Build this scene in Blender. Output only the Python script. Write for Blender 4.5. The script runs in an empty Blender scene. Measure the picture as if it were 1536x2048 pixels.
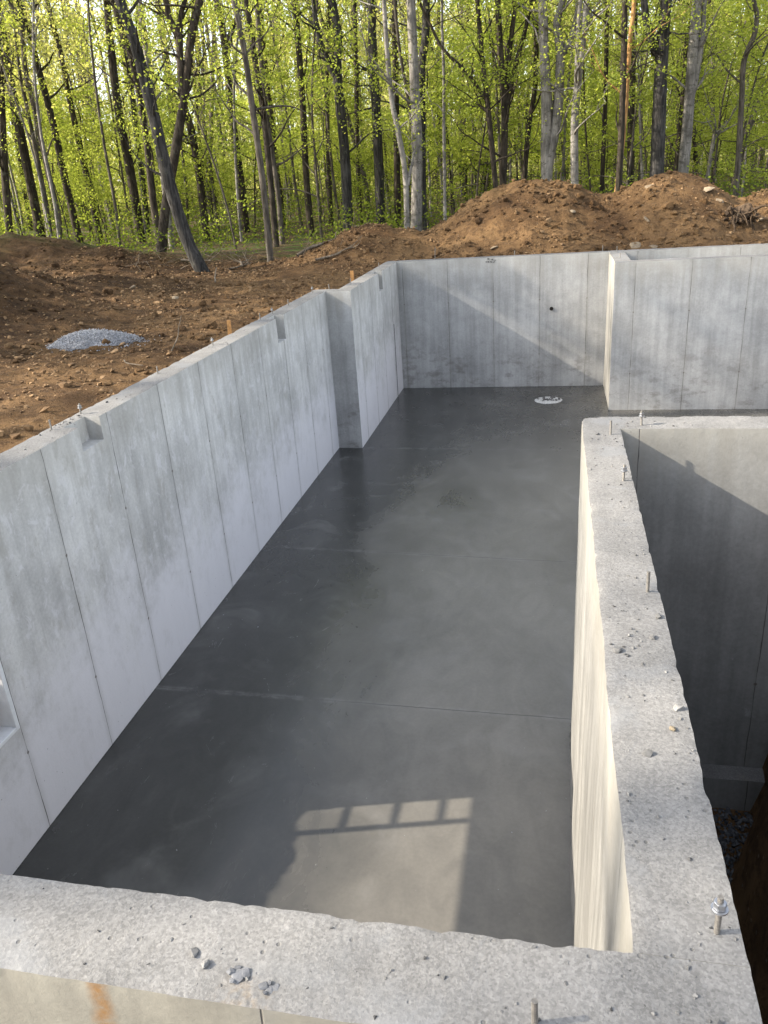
import bpy, bmesh, math, random
import numpy as np
from mathutils import Vector, Matrix, noise

S = bpy.context.scene
COL = S.collection

# ------------------------------------------------------------------ camera
cam_d = bpy.data.cameras.new("camera")
cam_d.sensor_fit = 'VERTICAL'
cam_d.sensor_height = 36.0
cam_d.lens = 27.95
cam_d.clip_start = 0.05
cam_d.clip_end = 800.0
cam = bpy.data.objects.new("camera", cam_d)
COL.objects.link(cam)
CAM_POS = Vector((3.2741, -1.2086, 3.8978))
_R = Vector((0.97860848, 0.19550907, -0.06404416))
_U = Vector((-0.01853511, 0.39381939, 0.91900094))
_F = Vector((-0.20489485, 0.89815505, -0.38901878))
cam.matrix_world = Matrix(((_R.x, _U.x, -_F.x, CAM_POS.x), (_R.y, _U.y, -_F.y, CAM_POS.y),
                           (_R.z, _U.z, -_F.z, CAM_POS.z), (0, 0, 0, 1)))
S.camera = cam

# ------------------------------------------------------------------ light
SUN_DIR = Vector((1.0, 0.239, -0.62)).normalized()        # travel direction of the light
SUN_ELEV = math.asin(-SUN_DIR.z)
SUN_AZ = math.atan2(-SUN_DIR.x, -SUN_DIR.y)                # clockwise from +Y
W = bpy.data.worlds.new("World")
S.world = W
W.use_nodes = True
wn = W.node_tree
wn.nodes.clear()
w_out = wn.nodes.new('ShaderNodeOutputWorld')
w_bg = wn.nodes.new('ShaderNodeBackground')
w_sky = wn.nodes.new('ShaderNodeTexSky')
w_sky.sky_type = 'NISHITA'
w_sky.sun_disc = False
w_sky.sun_elevation = SUN_ELEV
w_sky.sun_rotation = SUN_AZ
w_sky.air_density = 1.0
w_sky.dust_density = 2.0
w_sky.ozone_density = 1.0
w_bg.inputs['Strength'].default_value = 0.15
w_hs = wn.nodes.new('ShaderNodeHueSaturation')        # sky desaturated in place of thin cloud, to take blue out of the shade
w_hs.inputs['Saturation'].default_value = 0.42
wn.links.new(w_sky.outputs[0], w_hs.inputs['Color'])
wn.links.new(w_hs.outputs[0], w_bg.inputs['Color'])
wn.links.new(w_bg.outputs[0], w_out.inputs['Surface'])
sun_d = bpy.data.lights.new("sun", 'SUN')
sun_d.energy = 3.6
sun_d.angle = math.radians(0.53)
sun_d.color = (1.0, 0.90, 0.75)
sun = bpy.data.objects.new("sun", sun_d)
sun.rotation_euler = SUN_DIR.to_track_quat('-Z', 'Y').to_euler()
sun.location = (-30, -8, 25)
COL.objects.link(sun)
S.view_settings.view_transform = 'Standard'
S.view_settings.look = 'None'
S.view_settings.exposure = 1.8
S.view_settings.gamma = 1.0
S.render.engine = 'CYCLES'
S.cycles.max_bounces = 8
S.cycles.diffuse_bounces = 5
S.cycles.transmission_bounces = 6
S.cycles.use_denoising = True

rng = np.random.default_rng(11)
random.seed(5)
H = 2.4                      # top of the foundation walls above the slab


# ------------------------------------------------------------------ helpers
def link(o):
    COL.objects.link(o)
    return o


def tag(o, label, cat, group=None, kind=None):
    if label:
        o['label'] = label
    if cat:
        o['category'] = cat
    if group:
        o['group'] = group
    if kind:
        o['kind'] = kind
    return o


def empty(name, loc, label=None, cat=None, group=None):
    e = bpy.data.objects.new(name, None)
    e.empty_display_size = 0.2
    e.location = loc
    link(e)
    return tag(e, label, cat, group)


def mesh_np(name, verts, faces, mats, mat_idx=None, smooth=False):
    """faces: (n,k) int array of equal-sized polygons."""
    verts = np.asarray(verts, dtype=np.float32)
    faces = np.asarray(faces, dtype=np.int32)
    me = bpy.data.meshes.new(name)
    n, k = faces.shape
    me.vertices.add(len(verts))
    me.vertices.foreach_set('co', verts.ravel())
    me.loops.add(n * k)
    me.loops.foreach_set('vertex_index', faces.ravel())
    me.polygons.add(n)
    me.polygons.foreach_set('loop_start', np.arange(n, dtype=np.int32) * k)
    for m in mats:
        me.materials.append(m)
    if mat_idx is not None:
        me.polygons.foreach_set('material_index', np.asarray(mat_idx, dtype=np.int32))
    me.polygons.foreach_set('use_smooth', np.full(n, smooth, dtype=bool))
    me.update(calc_edges=True)
    me.validate()
    return me


def obj(name, me, parent=None, loc=None):
    o = bpy.data.objects.new(name, me)
    if parent is not None:
        o.parent = parent
    if loc is not None:
        o.location = loc
    return link(o)


def bm_obj(name, bm, mats, parent=None, loc=None, smooth=False):
    me = bpy.data.meshes.new(name)
    bm.normal_update()
    bm.to_mesh(me)
    bm.free()
    for m in mats:
        me.materials.append(m)
    for p in me.polygons:
        p.use_smooth = smooth
    return obj(name, me, parent, loc)


# ------------------------------------------------------------------ material kit
class Nt:
    def __init__(self, name):
        self.m = bpy.data.materials.new(name)
        self.m.use_nodes = True
        self.t = self.m.node_tree
        self.t.nodes.clear()
        self.out = self.n('ShaderNodeOutputMaterial')
        self.geo = self.n('ShaderNodeNewGeometry')
        self.pos = self.geo.outputs['Position']
        self.sep = self.n('ShaderNodeSeparateXYZ')
        self.l(self.pos, self.sep.inputs[0])
        self.x, self.y, self.z = self.sep.outputs

    def n(self, t):
        return self.t.nodes.new(t)

    def l(self, a, b):
        self.t.links.new(a, b)

    def put(self, v, sock):
        if isinstance(v, bpy.types.NodeSocket):
            self.l(v, sock)
        elif isinstance(v, (tuple, list)) and len(v) == 3 and sock.type == 'RGBA':
            sock.default_value = (*v, 1)
        else:
            sock.default_value = v

    def f(self, op, a, b=0.0, c=None, clamp=False):
        nd = self.n('ShaderNodeMath')
        nd.operation = op
        nd.use_clamp = clamp
        self.put(a, nd.inputs[0])
        self.put(b, nd.inputs[1])
        if c is not None:
            self.put(c, nd.inputs[2])
        return nd.outputs[0]

    def remap(self, v, a, b, c=0.0, d=1.0, smooth=True):
        nd = self.n('ShaderNodeMapRange')
        nd.interpolation_type = 'SMOOTHSTEP' if smooth else 'LINEAR'
        self.put(v, nd.inputs['Value'])
        for k, val in zip(('From Min', 'From Max', 'To Min', 'To Max'), (a, b, c, d)):
            self.put(val, nd.inputs[k])
        return nd.outputs[0]

    def mix(self, fac, a, b, mode='MIX'):
        nd = self.n('ShaderNodeMix')
        nd.data_type = 'RGBA'
        nd.blend_type = mode
        self.put(fac, nd.inputs[0])
        self.put(a, nd.inputs[6])
        self.put(b, nd.inputs[7])
        return nd.outputs[2]

    def scaled(self, sx, sy, sz, src=None):
        nd = self.n('ShaderNodeVectorMath')
        nd.operation = 'MULTIPLY'
        self.l(src or self.pos, nd.inputs[0])
        nd.inputs[1].default_value = (sx, sy, sz)
        return nd.outputs[0]

    def noise(self, scale, detail=4.0, rough=0.55, vec=None, dist=0.0):
        nd = self.n('ShaderNodeTexNoise')
        self.l(vec or self.pos, nd.inputs['Vector'])
        nd.inputs['Scale'].default_value = scale
        nd.inputs['Detail'].default_value = detail
        nd.inputs['Roughness'].default_value = rough
        nd.inputs['Distortion'].default_value = dist
        return nd.outputs[0]

    def voro(self, scale, vec=None, out='Distance', rand=1.0, feature='F1'):
        nd = self.n('ShaderNodeTexVoronoi')
        nd.feature = feature
        self.l(vec or self.pos, nd.inputs['Vector'])
        nd.inputs['Scale'].default_value = scale
        nd.inputs['Randomness'].default_value = rand
        return nd.outputs[out]

    def gray(self, v):
        nd = self.n('ShaderNodeCombineColor')
        for i in range(3):
            self.put(v, nd.inputs[i])
        return nd.outputs[0]

    def bump(self, h, strength=0.5, dist=0.01, prev=None):
        nd = self.n('ShaderNodeBump')
        nd.inputs['Strength'].default_value = strength
        nd.inputs['Distance'].default_value = dist
        self.l(h, nd.inputs['Height'])
        if prev is not None:
            self.l(prev, nd.inputs['Normal'])
        return nd.outputs[0]

    def bsdf(self, col, rough=0.8, spec=0.4, normal=None, metal=0.0):
        nd = self.n('ShaderNodeBsdfPrincipled')
        self.put(col, nd.inputs['Base Color'])
        self.put(rough, nd.inputs['Roughness'])
        self.put(spec, nd.inputs['Specular IOR Level'])
        self.put(metal, nd.inputs['Metallic'])
        if normal is not None:
            self.l(normal, nd.inputs['Normal'])
        self.l(nd.outputs[0], self.out.inputs['Surface'])
        return nd


PANEL = 0.843


def mat_wall_side(name, axis, off, light=1.0, stain=0.0, pale=0.0, streak=0.35, seam=1.0, tint=(0.415, 0.41, 0.40), rust_x=None):
    """board-less poured concrete: form panel joints every PANEL metres, mottling, runs, bug holes"""
    k = Nt(name)
    u = k.f('SUBTRACT', k.x if axis == 'x' else k.y, off)
    wob = k.f('MULTIPLY', k.f('SUBTRACT', k.noise(3.0, 3), 0.5), 0.02)
    uu = k.f('ADD', u, wob)
    cell = k.f('DIVIDE', uu, PANEL)
    fr = k.f('FRACT', cell)
    dist = k.f('MULTIPLY', k.f('MINIMUM', fr, k.f('SUBTRACT', 1.0, fr)), PANEL)
    wv = k.n('ShaderNodeTexWhiteNoise')
    wv.noise_dimensions = '1D'
    k.l(k.f('FLOOR', cell), wv.inputs['W'])
    tone = k.remap(wv.outputs[0], 0, 1, 0.93, 1.06, False)
    lum = k.remap(k.noise(1.3, 9, 0.68), 0.3, 0.7, 0.77, 1.15)
    runs = k.noise(1.0, 6, 0.6, k.scaled(9, 9, 0.5))
    lum = k.f('MULTIPLY', lum, k.remap(runs, 0.3, 0.75, 1.0 + 0.2 * streak, 1.0 - 0.6 * streak))
    fine = k.noise(42, 5, 0.7)
    lum = k.f('MULTIPLY', lum, k.remap(fine, 0.25, 0.75, 0.90, 1.09))
    lum = k.f('MULTIPLY', lum, tone)
    lum = k.f('MULTIPLY', lum, light)
    col = k.mix(1.0, tint, k.gray(lum), 'MULTIPLY')
    # pale bloom towards the foot of the wall, with a ragged upper limit
    if pale:
        zz = k.f('ADD', k.z, k.f('MULTIPLY', k.f('SUBTRACT', k.noise(1.7, 7, 0.65), 0.5), 2.2))
        zz = k.f('ADD', zz, k.f('MULTIPLY', k.f('SUBTRACT', k.noise(14, 5, 0.7), 0.5), 0.7))
        msk = k.remap(zz, 0.4, 1.5, pale, 0.0)
        col = k.mix(msk, col, (0.70, 0.688, 0.715))
        blot = k.remap(k.noise(5.5, 8, 0.7, k.scaled(1, 1, 0.55)), 0.53, 0.65, 0, 0.52)
        blot = k.f('MULTIPLY', blot, k.remap(k.z, 0.6, 1.5, 0.25, 1))
        col = k.mix(blot, col, (0.33, 0.315, 0.285))
        flk = k.remap(k.noise(8.5, 9, 0.72, k.scaled(1, 1, 0.7), 0.5), 0.54, 0.62, 0, 0.4)
        col = k.mix(flk, col, (0.68, 0.67, 0.69))
    if stain:
        zz = k.f('ADD', k.z, k.f('MULTIPLY', k.noise(0.9, 3), 1.0))
        low = k.remap(zz, 0.7, 1.9, 1, 0.12)
        sp = k.remap(k.noise(3.6, 9, 0.72, k.scaled(1, 1, 1.7)), 0.49, 0.66, 0, stain)
        col = k.mix(k.f('MULTIPLY', sp, low), col, (0.13, 0.118, 0.105))
        wt = k.remap(k.noise(6.5, 6, 0.7), 0.62, 0.7, 0, 0.4)
        col = k.mix(k.f('MULTIPLY', wt, low), col, (0.5, 0.5, 0.5))
    # warm lichen-brown band under the top edge
    top = k.remap(k.f('ADD', k.z, k.f('MULTIPLY', k.f('SUBTRACT', runs, 0.5), 0.9)), 1.9, 2.45, 0, 0.35)
    col = k.mix(top, col, (0.37, 0.345, 0.29))
    # joints
    jw = k.remap(k.noise(2.2, 4, 0.7), 0.35, 0.7, 0.0015, 0.0085)
    jm = k.f('MULTIPLY', k.remap(dist, 0.0, jw, 1, 0), seam)
    halo = k.f('MULTIPLY', k.remap(dist, 0.0, 0.06, 0.22, 0), seam)
    col = k.mix(halo, col, (0.26, 0.25, 0.23))
    col = k.mix(jm, col, (0.07, 0.065, 0.06))
    holes = k.remap(k.voro(17), 0.035, 0.075, 1, 0)
    holes = k.f('MULTIPLY', holes, k.remap(k.noise(1.9, 2), 0.5, 0.62, 0, 1))
    col = k.mix(k.f('MULTIPLY', holes, 0.75), col, (0.10, 0.095, 0.09))
    tz = k.f('MINIMUM', k.f('ABSOLUTE', k.f('SUBTRACT', k.z, 0.62)), k.f('ABSOLUTE', k.f('SUBTRACT', k.z, 1.62)))
    td = k.f('SQRT', k.f('ADD', k.f('POWER', tz, 2.0), k.f('POWER', dist, 2.0)))
    tie = k.f('MULTIPLY', k.remap(td, 0.008, 0.014, 1, 0), 0.8)
    col = k.mix(tie, col, (0.12, 0.10, 0.085))
    if rust_x is not None:
        rx = k.f('ABSOLUTE', k.f('SUBTRACT', k.f('ADD', k.x, k.f('MULTIPLY', k.f('SUBTRACT', k.noise(9, 3), 0.5), 0.06)), rust_x))
        rm = k.f('MULTIPLY', k.remap(rx, 0.0, 0.035, 1, 0), k.remap(k.noise(30, 4), 0.3, 0.6, 0.35, 1))
        col = k.mix(k.f('MULTIPLY', rm, 0.85), col, (0.26, 0.13, 0.035))
    hgt = k.f('SUBTRACT', k.f('MULTIPLY', fine, 0.35), k.f('ADD', k.f('MULTIPLY', jm, 1.2), holes))
    hgt = k.f('ADD', hgt, k.f('MULTIPLY', k.noise(9, 4, 0.6), 0.6))
    k.bsdf(col, k.remap(k.noise(4, 4), 0.3, 0.7, 0.62, 0.85), 0.35, k.bump(hgt, 0.55, 0.006))
    return k.m


def mat_wall_top(name, base=(0.183, 0.179, 0.173)):
    k = Nt(name)
    g = k.voro(190, out='Color')
    sg = k.n('ShaderNodeSeparateColor')
    k.l(g, sg.inputs[0])
    gran = k.remap(sg.outputs[0], 0, 1, 0.80, 1.18, False)
    patch = k.remap(k.noise(4.5, 7, 0.65), 0.3, 0.7, 0.86, 1.1)
    lum = k.f('MULTIPLY', k.f('MULTIPLY', gran, patch), k.remap(k.noise(70, 4, 0.7), 0.3, 0.7, 0.86, 1.1))
    col = k.mix(1.0, base, k.gray(lum), 'MULTIPLY')
    bl = k.remap(k.noise(2.6, 5, 0.6, dist=0.6), 0.54, 0.66, 0, 0.55)
    col = k.mix(bl, col, (0.195, 0.20, 0.205))
    pits = k.f('MULTIPLY', k.remap(k.voro(34), 0.11, 0.2, 1, 0), k.remap(k.noise(7, 4, 0.65), 0.5, 0.6, 0, 1))
    col = k.mix(k.f('MULTIPLY', pits, 0.7), col, (0.085, 0.083, 0.08))
    rs = k.f('MULTIPLY', k.remap(k.voro(1.5), 0.03, 0.13, 1, 0), k.remap(k.noise(40, 4), 0.4, 0.65, 0.0, 0.28))
    col = k.mix(rs, col, (0.27, 0.19, 0.10))
    h = k.f('ADD', k.f('MULTIPLY', sg.outputs[0], 0.5), k.f('MULTIPLY', k.noise(75, 5, 0.7), 1.0))
    smooth = k.remap(k.noise(3.1, 4, 0.6, k.scaled(1, 1, 1), 1.2), 0.42, 0.6, 0.35, 1.0)
    h = k.f('MULTIPLY', h, smooth)
    h = k.f('SUBTRACT', k.f('ADD', h, k.f('MULTIPLY', k.noise(9, 3), 0.8)), k.f('MULTIPLY', pits, 1.4))
    k.bsdf(col, 0.9, 0.3, k.bump(h, 0.5, 0.005))
    return k.m


def mat_floor():
    k = Nt('trowelled_slab')
    big = k.noise(0.55, 5, 0.55, dist=0.4)
    lum = k.remap(big, 0.3, 0.7, 0.80, 1.22)
    arcs = k.noise(3.2, 6, 0.62, k.scaled(1.0, 0.55, 1), 1.8)
    lum = k.f('MULTIPLY', lum, k.remap(arcs, 0.3, 0.7, 0.90, 1.10))
    lum = k.f('MULTIPLY', lum, k.remap(k.noise(35, 4, 0.7), 0.3, 0.7, 0.94, 1.06))
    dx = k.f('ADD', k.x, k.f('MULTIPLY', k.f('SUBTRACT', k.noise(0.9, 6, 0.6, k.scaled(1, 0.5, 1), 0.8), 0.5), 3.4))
    skylit = k.remap(dx, 0.9, 2.5, 0, 1)  # uneven sky light painted in: slab darker by the left wall, paler mid-floor
    skylit = k.f('MULTIPLY', skylit, k.remap(k.f('ADD', k.y, k.f('MULTIPLY', k.f('SUBTRACT', big, 0.5), 4.0)), 8.0, 11.5, 1, 0.25))
    col = k.mix(skylit, (0.044, 0.044, 0.041), (0.128, 0.121, 0.108))
    col = k.mix(1.0, col, k.gray(lum), 'MULTIPLY')
    dust = k.remap(k.noise(1.6, 4, 0.55, dist=0.8), 0.5, 0.8, 0, 0.3)
    col = k.mix(dust, col, (0.22, 0.215, 0.205))
    jt = None
    for y0, sl in ((10.30, -0.02), (6.72, -0.05), (3.93, -0.012)):
        yy = k.f('ADD', k.f('SUBTRACT', k.y, y0), k.f('MULTIPLY', k.x, -sl))
        yy = k.f('ADD', yy, k.f('MULTIPLY', k.f('SUBTRACT', k.noise(5, 2), 0.5), 0.012))
        d = k.remap(k.f('ABSOLUTE', yy), 0.003, 0.007, 1, 0)
        e = k.remap(k.f('ABSOLUTE', yy), 0.0, 0.05, 0.35, 0)
        e = k.f('MULTIPLY', e, k.remap(k.noise(4, 4, 0.7), 0.4, 0.65, 0, 1))
        col = k.mix(e, col, (0.24, 0.235, 0.225))
        col = k.mix(k.f('MULTIPLY', d, 0.8), col, (0.05, 0.048, 0.046))
        jt = d if jt is None else k.f('MAXIMUM', jt, d)
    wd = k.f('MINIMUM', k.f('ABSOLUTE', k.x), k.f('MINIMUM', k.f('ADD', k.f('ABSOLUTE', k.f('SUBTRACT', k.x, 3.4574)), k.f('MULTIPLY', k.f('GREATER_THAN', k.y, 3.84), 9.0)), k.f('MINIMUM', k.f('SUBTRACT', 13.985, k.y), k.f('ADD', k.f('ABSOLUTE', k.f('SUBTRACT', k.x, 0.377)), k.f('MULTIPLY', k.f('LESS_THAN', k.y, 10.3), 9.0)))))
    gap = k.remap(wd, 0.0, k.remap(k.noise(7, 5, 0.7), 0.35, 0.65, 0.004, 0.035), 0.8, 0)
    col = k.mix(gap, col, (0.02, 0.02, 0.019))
    spk = k.f('MULTIPLY', k.remap(k.voro(5.5), 0.012, 0.022, 1, 0), k.remap(k.noise(0.8, 2), 0.5, 0.6, 0.2, 0.9))
    col = k.mix(spk, col, (0.5, 0.48, 0.44))
    rough = k.f('ADD', k.remap(skylit, 0, 1, 0.24, 0.40), k.f('MULTIPLY', k.f('SUBTRACT', arcs, 0.5), 0.25))
    h = k.f('SUBTRACT', k.f('ADD', k.f('MULTIPLY', k.noise(20, 5, 0.6), 0.10), k.f('MULTIPLY', arcs, 0.6)), jt)
    k.bsdf(col, rough, 0.5, k.bump(h, 0.22, 0.004))
    return k.m


def mat_dirt():
    k = Nt('excavated_soil')
    n1 = k.noise(0.8, 8, 0.65)
    n2 = k.noise(7, 7, 0.7)
    col = k.mix(k.remap(n1, 0.33, 0.67), (0.098, 0.055, 0.026), (0.25, 0.150, 0.070))
    col = k.mix(k.remap(n2, 0.44, 0.64, 0, 0.7), col, (0.060, 0.035, 0.018))
    peb = k.voro(24, out='Color')
    ps = k.n('ShaderNodeSeparateColor')
    k.l(peb, ps.inputs[0])
    isp = k.f('MULTIPLY', k.remap(ps.outputs[0], 0.80, 0.84, 0, 1), k.remap(k.voro(24), 0.22, 0.34, 1, 0))
    isp = k.f('MULTIPLY', isp, k.remap(k.noise(2.2, 3), 0.42, 0.58, 0.15, 1))
    col = k.mix(k.f('MULTIPLY', isp, 0.8), col, k.mix(ps.outputs[1], (0.30, 0.20, 0.105), (0.24, 0.20, 0.155)))
    # browner soil left of the dig, darkened further to paint in its shade
    tops = k.remap(k.f('ADD', k.x, k.f('MULTIPLY', k.f('SUBTRACT', k.noise(0.45, 5, 0.6), 0.5), 3.0)), -4.6, -2.0, 0.72, 0)
    col = k.mix(tops, col, k.mix(1.0, col, (0.46, 0.44, 0.46), 'MULTIPLY'))
    # leaf litter and moss where the wood begins
    ny = k.f('ADD', k.y, k.f('MULTIPLY', k.f('SUBTRACT', k.noise(0.5, 4), 0.5), 5.0))
    wood = k.remap(ny, 17.5, 21.5, 0, 1)
    lit = k.mix(k.remap(k.voro(14, out='Distance'), 0.1, 0.5), (0.20, 0.135, 0.07), (0.085, 0.06, 0.035))
    lit = k.mix(k.remap(k.noise(1.4, 5), 0.46, 0.6, 0, 0.8), lit, (0.06, 0.105, 0.02))
    col = k.mix(wood, col, lit)
    h = k.f('ADD', k.f('MULTIPLY', n2, 1.0), k.f('MULTIPLY', k.noise(30, 5, 0.75), 1.0))
    h = k.f('ADD', h, k.f('MULTIPLY', isp, 0.5))
    k.bsdf(col, 0.95, 0.15, k.bump(h, 1.0, 0.08))
    return k.m


def mat_simple(name, col, rough=0.7, spec=0.4, metal=0.0, var=0.15, scale=20.0, bump=0.3, bdist=0.003):
    k = Nt(name)
    n = k.noise(scale, 5, 0.65)
    c = k.mix(1.0, col, k.gray(k.remap(n, 0.3, 0.7, 1 - var, 1 + var)), 'MULTIPLY')
    k.bsdf(c, rough, spec, k.bump(n, bump, bdist), metal)
    return k.m


def mat_stone(name, c1, c2, scale=8.0):
    """each stone its own tone (random per mesh island)"""
    k = Nt(name)
    rnd = k.geo.outputs['Random Per Island']
    c = k.mix(rnd, c1, c2)
    n = k.noise(scale * 4, 5, 0.65)
    c = k.mix(1.0, c, k.gray(k.remap(n, 0.3, 0.7, 0.75, 1.25)), 'MULTIPLY')
    k.bsdf(c, 0.9, 0.25, k.bump(n, 0.5, 0.006))
    return k.m


def mat_bark(name, c1, c2, ridge=1.0, spots=0.0):
    k = Nt(name)
    v = k.scaled(1, 1, 0.13)
    a = k.noise(22, 6, 0.65, v, 0.4)
    b = k.noise(2.0, 5, 0.6)
    col = k.mix(k.remap(a, 0.35, 0.65), c1, c2)
    col = k.mix(1.0, col, k.gray(k.remap(b, 0.3, 0.7, 0.7, 1.3)), 'MULTIPLY')
    if spots:
        s = k.remap(k.noise(6, 5, 0.7, k.scaled(1, 1, 2.0)), 0.52, 0.62, 0, spots)
        col = k.mix(s, col, (c1[0] * 0.55, c1[1] * 0.55, c1[2] * 0.5))
    lich = k.remap(k.noise(5, 4, 0.7), 0.6, 0.7, 0, 0.35)
    col = k.mix(lich, col, (0.16, 0.165, 0.12))
    k.bsdf(col, 0.9, 0.2, k.bump(a, 0.8 * ridge, 0.03))
    return k.m


def mat_leaf(name, ca, cb, trans=0.5):
    k = Nt(name)
    rnd = k.geo.outputs['Random Per Island']
    oi = k.n('ShaderNodeObjectInfo').outputs['Random']
    big = k.noise(0.35, 3)
    t = k.f('ADD', k.f('MULTIPLY', rnd, 0.45), k.f('ADD', k.f('MULTIPLY', oi, 0.3), k.f('MULTIPLY', k.f('SUBTRACT', big, 0.3), 0.6)), clamp=True)
    c = k.mix(t, ca, cb)
    d = k.n('ShaderNodeBsdfDiffuse')
    k.l(c, d.inputs['Color'])
    tr = k.n('ShaderNodeBsdfTranslucent')
    c2 = k.mix(1.0, c, (1.75, 1.68, 1.1), 'MULTIPLY')
    k.l(c2, tr.inputs['Color'])
    mx = k.n('ShaderNodeMixShader')
    mx.inputs[0].default_value = trans
    k.l(d.outputs[0], mx.inputs[1])
    k.l(tr.outputs[0], mx.inputs[2])
    k.l(mx.outputs[0], k.out.inputs['Surface'])
    return k.m


M = {}
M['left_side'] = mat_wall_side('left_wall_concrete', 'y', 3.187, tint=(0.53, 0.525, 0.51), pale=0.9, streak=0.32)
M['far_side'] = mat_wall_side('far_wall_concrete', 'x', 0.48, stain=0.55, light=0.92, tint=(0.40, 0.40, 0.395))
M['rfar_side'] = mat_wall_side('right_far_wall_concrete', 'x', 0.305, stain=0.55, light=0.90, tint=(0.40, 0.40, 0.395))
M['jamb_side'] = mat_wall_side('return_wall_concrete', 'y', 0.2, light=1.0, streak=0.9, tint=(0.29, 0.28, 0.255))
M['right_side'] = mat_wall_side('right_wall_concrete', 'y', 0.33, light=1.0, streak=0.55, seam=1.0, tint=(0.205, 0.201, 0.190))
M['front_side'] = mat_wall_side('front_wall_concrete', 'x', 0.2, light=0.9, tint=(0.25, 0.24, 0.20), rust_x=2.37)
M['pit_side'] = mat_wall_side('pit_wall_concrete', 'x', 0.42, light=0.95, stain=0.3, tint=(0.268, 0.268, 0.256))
M['top'] = mat_wall_top('screeded_wall_top')
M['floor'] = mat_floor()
M['dirt'] = mat_dirt()
M['steel'] = mat_simple('galvanised_steel', (0.40, 0.41, 0.43), 0.35, 0.5, 0.85, 0.12, 60, 0.2, 0.0006)
M['rod'] = mat_simple('dull_threaded_rod', (0.20, 0.185, 0.165), 0.5, 0.5, 0.5, 0.2, 90, 0.6, 0.001)
M['white'] = mat_simple('white_vinyl', (0.72, 0.73, 0.74), 0.45, 0.5, 0, 0.08, 12, 0.1, 0.002)
M['lumber'] = mat_simple('raw_lumber', (0.36, 0.19, 0.07), 0.8, 0.3, 0, 0.25, 30, 0.4, 0.002)
M['crumb'] = mat_stone('concrete_crumb', (0.05, 0.05, 0.05), (0.20, 0.196, 0.188))
M['chip_pale'] = mat_stone('pale_concrete_flake', (0.105, 0.108, 0.115), (0.18, 0.182, 0.19))
M['gravel'] = mat_stone('grey_gravel', (0.18, 0.185, 0.20), (0.40, 0.41, 0.43))
M['pitgravel'] = mat_stone('dark_gravel', (0.05, 0.053, 0.06), (0.14, 0.145, 0.15))
M['fieldstone'] = mat_stone('soil_stones', (0.10, 0.057, 0.026), (0.25, 0.16, 0.083))
M['pale_collar'] = mat_simple('pale_broken_concrete', (0.42, 0.42, 0.41), 0.9, 0.3, 0, 0.3, 40, 0.6, 0.004)
M['tanstone'] = mat_stone('tan_pebble', (0.16, 0.13, 0.09), (0.20, 0.165, 0.115))
M['slabstone'] = mat_stone('flat_shale', (0.15, 0.11, 0.07), (0.24, 0.19, 0.13))
M['deadwood'] = mat_bark('dead_wood', (0.085, 0.066, 0.048), (0.20, 0.165, 0.125))
M['root'] = mat_bark('root_wood', (0.03, 0.02, 0.013), (0.10, 0.068, 0.042))
M['bark_d'] = mat_bark('dark_brown_bark', (0.018, 0.014, 0.010), (0.062, 0.050, 0.038))
M['bark_b'] = mat_bark('ridged_grey_bark', (0.018, 0.017, 0.016), (0.070, 0.065, 0.060), 1.3)
M['bark_g'] = mat_bark('grey_bark', (0.045, 0.038, 0.030), (0.125, 0.108, 0.088))
M['bark_p'] = mat_bark('smooth_pale_bark', (0.13, 0.12, 0.107), (0.24, 0.222, 0.198), 0.4, 0.8)
M['bark_o'] = mat_bark('split_orange_wood', (0.30, 0.16, 0.06), (0.46, 0.27, 0.11), 0.8)
M['leaf_a'] = mat_leaf('young_maple_leaf', (0.165, 0.23, 0.038), (0.35, 0.38, 0.095), 0.58)
M['leaf_b'] = mat_leaf('canopy_leaf', (0.25, 0.275, 0.085), (0.44, 0.43, 0.18), 0.58)
M['leaf_far'] = mat_leaf('far_leaf', (0.34, 0.36, 0.15), (0.50, 0.49, 0.25), 0.55)  # paled to put distance haze into the leaf colour
M['leaf_c'] = mat_leaf('undergrowth_leaf', (0.07, 0.115, 0.016), (0.17, 0.20, 0.04), 0.45)


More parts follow.
